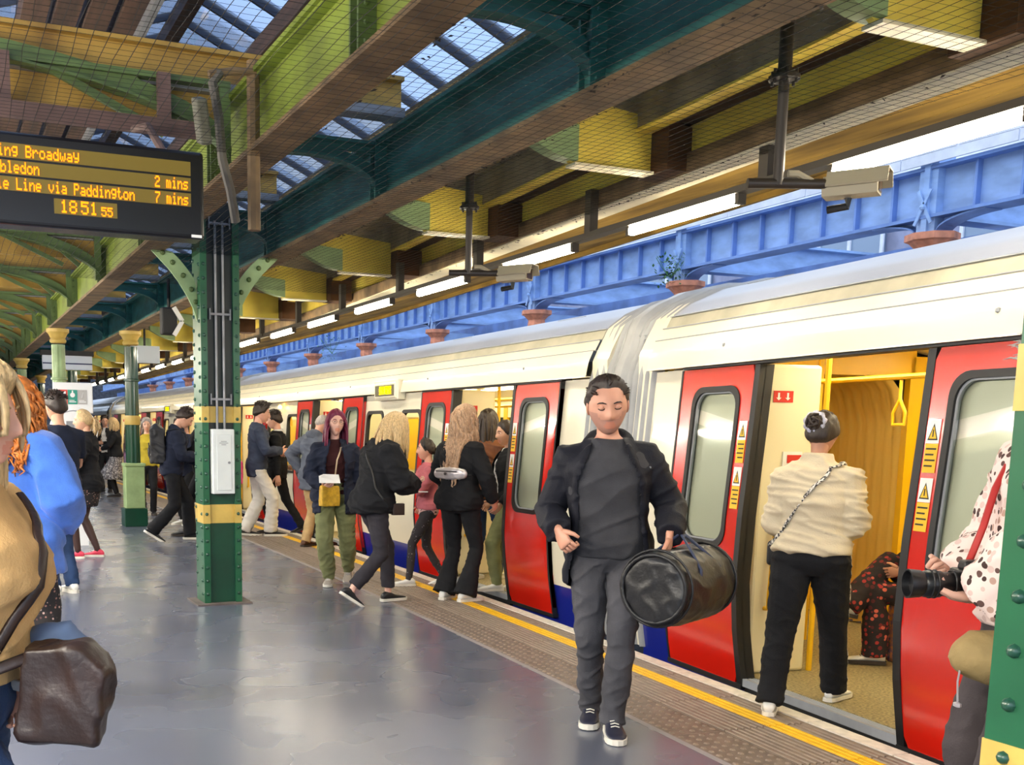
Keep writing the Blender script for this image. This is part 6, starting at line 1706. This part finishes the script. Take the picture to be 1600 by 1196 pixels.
# 18 blonde woman in black jumper
bl = person('blonde woman in a black jumper and charcoal trousers looking down at a white phone', (3.42,8.62,0), 88, 1.68, True, 1.16, lean=13,
    feet={'L':(-.08,.20,.085,-10,0),'R':(.08,-.24,.15,0,34)}, arms={'R':{'to':(.08,.36,1.08),'pole':(.9,-.6,-.5),'dir':(-.1,.9,.2),'palm':(-.4,0,.9),'curl':.6},'L':{'to':(-.1,.34,1.1),'pole':(-.9,-.6,-.5),'dir':(.1,.9,.2),'palm':(.4,0,.9)}}, head=(6,26,0), skin_rgb=(228,180,160), vox=.010,
    top={'mat':K_black,'off':.045,'hem':.84,'flare':.02,'fold':.016,'puff':.02,'name':'jumper'}, bottom={'kind':'straight','mat':K_char,'hem':.07,'off':.012}, shoes={'mat':K_shoeb,'sole':K_sole},
    hair={'style':'bob','mat':H_blond,'len':.27,'n':130,'rad':.013,'seed':33,'th':.026,'amin':.9,'flare':.02})
mb = MB(); mb.box(-.036,.036,-.075,.075,-.004,.004); bagobj('phone', mb, M_phonew, 'white phone in the hand of the blonde woman in the black jumper', 'phone', bl['w'](bl['S']((.0,.46,1.10))-Vector((0,.02,0))), -R(88), False)
hb2 = bl['w']((.20,.16,.88)); mb = MB(); mb.box(-.025,.025,-.055,.055,-.055,.045)
cb_ = bagobj('crossbody_bag', mb, M_leatherbr, 'small brown crossbody bag at the front hip of the blonde woman in the black jumper', 'bag', hb2, -R(88), vox=.011)
strap('bag_strap', bl, [(-110,1.40),(-150,1.44),(170,1.36),(140,1.2),(115,1.06),(85,.95)], .072, .009, M_leatherb, cb_)
# 19 girl
gl = person('girl in a pink jacket with a dark hair band and speckled leggings', (4.36,9.53,0), -72, 1.42, True, .92, twist=0, feet={'R':(.09,-.22,.10,5,14),'L':(-.09,.22,.085,0,0)}, arms={'L':{'to':(-.02,.22,1.28),'pole':(-.8,-.3,-.9),'dir':(.3,.5,.8),'curl':.8},'R':{'to':(.2,.05,.95),'pole':(1,-.7,0)}}, head=(0,2,0), skin_rgb=(224,172,146), vox=.011,
    top2={'mat':K_rose,'off':.014,'hem':.86,'name':'shirt'}, top={'mat':K_pink,'off':.030,'hem':.93,'open':True,'lapel':.05,'fold':.010}, bottom={'kind':'slim','mat':K_speck}, shoes={'mat':K_shoew,'sole':K_sole,'s':1.05},
    hair={'style':'tail','mat':H_dark,'band':mat('band_black', (30,28,30), .6),'seed':4,'at':(0,-.1,.0)})
# 20 long-haired woman
lw = person('woman with long ash-blonde hair, black blazer and flared trousers, seen from behind', (4.22,8.55,0), 62, 1.71, True, 1.12, lean=2, feet={'L':(-.12,-.04,.085,-12,0),'R':(.10,-.02,.085,16,0)}, arms={'R':{'to':(.26,.16,.93),'pole':(.8,-.9,-.1)},'L':{'to':(-.22,.25,1.0),'pole':(-.8,-.8,-.2)}}, head=(-25,2,0), skin_rgb=(216,160,136), vox=.010,
    top={'mat':K_black,'off':.030,'hem':.84,'flare':.02,'fold':.010}, bottom={'kind':'flare','mat':K_black}, shoes={'mat':K_shoew,'sole':K_sole},
    hair={'style':'long','mat':H_long,'len':.52,'n':150,'rad':.013,'seed':17,'th':.024,'amin':.85,'curl':.012,'flare':.05})
mb = MB(); 
for k in range(9):
    t = -1+k/4; mb.ball((.13*t,.02*t*t,0),.062,8,0,(.8,.6,1.0-.2*abs(t)))
fp_ = bagobj('belt_bag', mb, M_silver, 'silver belt bag worn on the back of the long-haired woman', 'bag', lw['w'](lw['S']((0,-.17,1.16))), -R(62), vox=.010, wr=.004)
mb = MB(); mb.tube([(-.11,-.045,.02),(0,-.06,.022),(.11,-.045,.02)], .005, 5); mb.ball((.0,-.06,.0),.014,8); mb.build('zip', [mat('zip_dark', (60,54,56), .4)], fp_, True)
strap('belt', lw, [(0,1.12),(60,1.13),(120,1.15),(150,1.15),(210,1.15),(240,1.15),(300,1.13),(360,1.12)], .036, .016, M_leatherb, fp_)
# 21, 22 in the doorway
person('person in a brown leather jacket and blue jeans boarding behind the long-haired woman', (5.08,9.70,0), 58, 1.70, False, 1.0, feet={'L':(-.09,-.1,.085,0,0),'R':(.09,.12,.085,0,0)}, arms={'R':{'to':(.26,.1,.92),'pole':(1,-.6,0)},'L':{'to':(-.2,.2,1.0),'pole':(-1,-.6,0)}}, skin_rgb=(196,146,120),
    top={'mat':K_brown,'off':.036,'hem':.86,'fold':.014}, bottom={'kind':'straight','mat':K_blue}, shoes={'mat':K_shoew,'sole':K_sole}, hair={'style':'long','mat':H_dark,'len':.3,'n':70,'seed':2}, vox=.013)
person('dark-haired young woman leaving the train in a white top and olive trousers', (4.95,9.00,0), -80, 1.60, True, .98, feet={'L':(-.08,.12,.085,0,0),'R':(.08,-.18,.085,0,5)}, arms={'R':{'to':(.2,.12,.92)},'L':{'to':(-.22,.14,.92)}}, head=(8,8,0), skin_rgb=(206,156,128),
    top2={'mat':K_tee,'off':.012,'hem':.9}, top={'mat':K_black,'off':.022,'hem':.9,'open':True,'lapel':.07}, bottom={'kind':'cargo','mat':K_olive}, shoes={'mat':K_shoew,'sole':K_sole}, hair={'style':'tail','mat':H_dark,'seed':7}, vox=.012)
# 23 seated passenger and a traveller inside
sp_ = person('seated passenger in a red floral dress crossing her legs inside the nearest carriage', (6.02,5.02,0), -52, 1.66, True, 1.05, drop=.42, feet={'L':(-.10,.42,.085,0,0),'R':(-.16,.62,.42,-10,-10)}, knees={'L':(0,1,.6),'R':(.1,.4,1)}, arms={'R':{'to':(.18,.3,.68),'pole':(1,-.6,-.2)},'L':{'to':(-.18,.3,.68),'pole':(-1,-.6,-.2)}}, head=(0,15,0),
    top={'mat':K_floral2,'off':.02,'hem':.86,'name':'dress'}, bottom={'kind':'wide','mat':K_floral2,'waist':1.03}, shoes={'mat':K_shoew,'sole':K_soled,'lace':K_shoeb}, hair={'style':'bob','mat':H_dark,'len':.2,'n':50}, vox=.013, skin_rgb=(196,144,116))
mb = MB(); mb.box(5.80,6.30,4.72,5.26,.0,.40); o = mb.build('perch_seat', [M_seat]); bevel(o, .03); tag(o, 'low padded perch seat under the passenger in the red dress', 'seat')
mb = MB(); mb.prism([(-.14,-.20),(.14,-.20),(.17,.20),(-.17,.20)],'y',-.07,.07); mb.prism([(-.18,.02),(.18,.02),(.175,.21),(-.175,.21)],'y',-.085,-.05)
bagobj('rucksack', mb, M_nylon, 'black square rucksack held up inside the carriage by the right door leaf', 'backpack', (5.65,4.80,1.16), R(35), vox=.012, wr=.006)
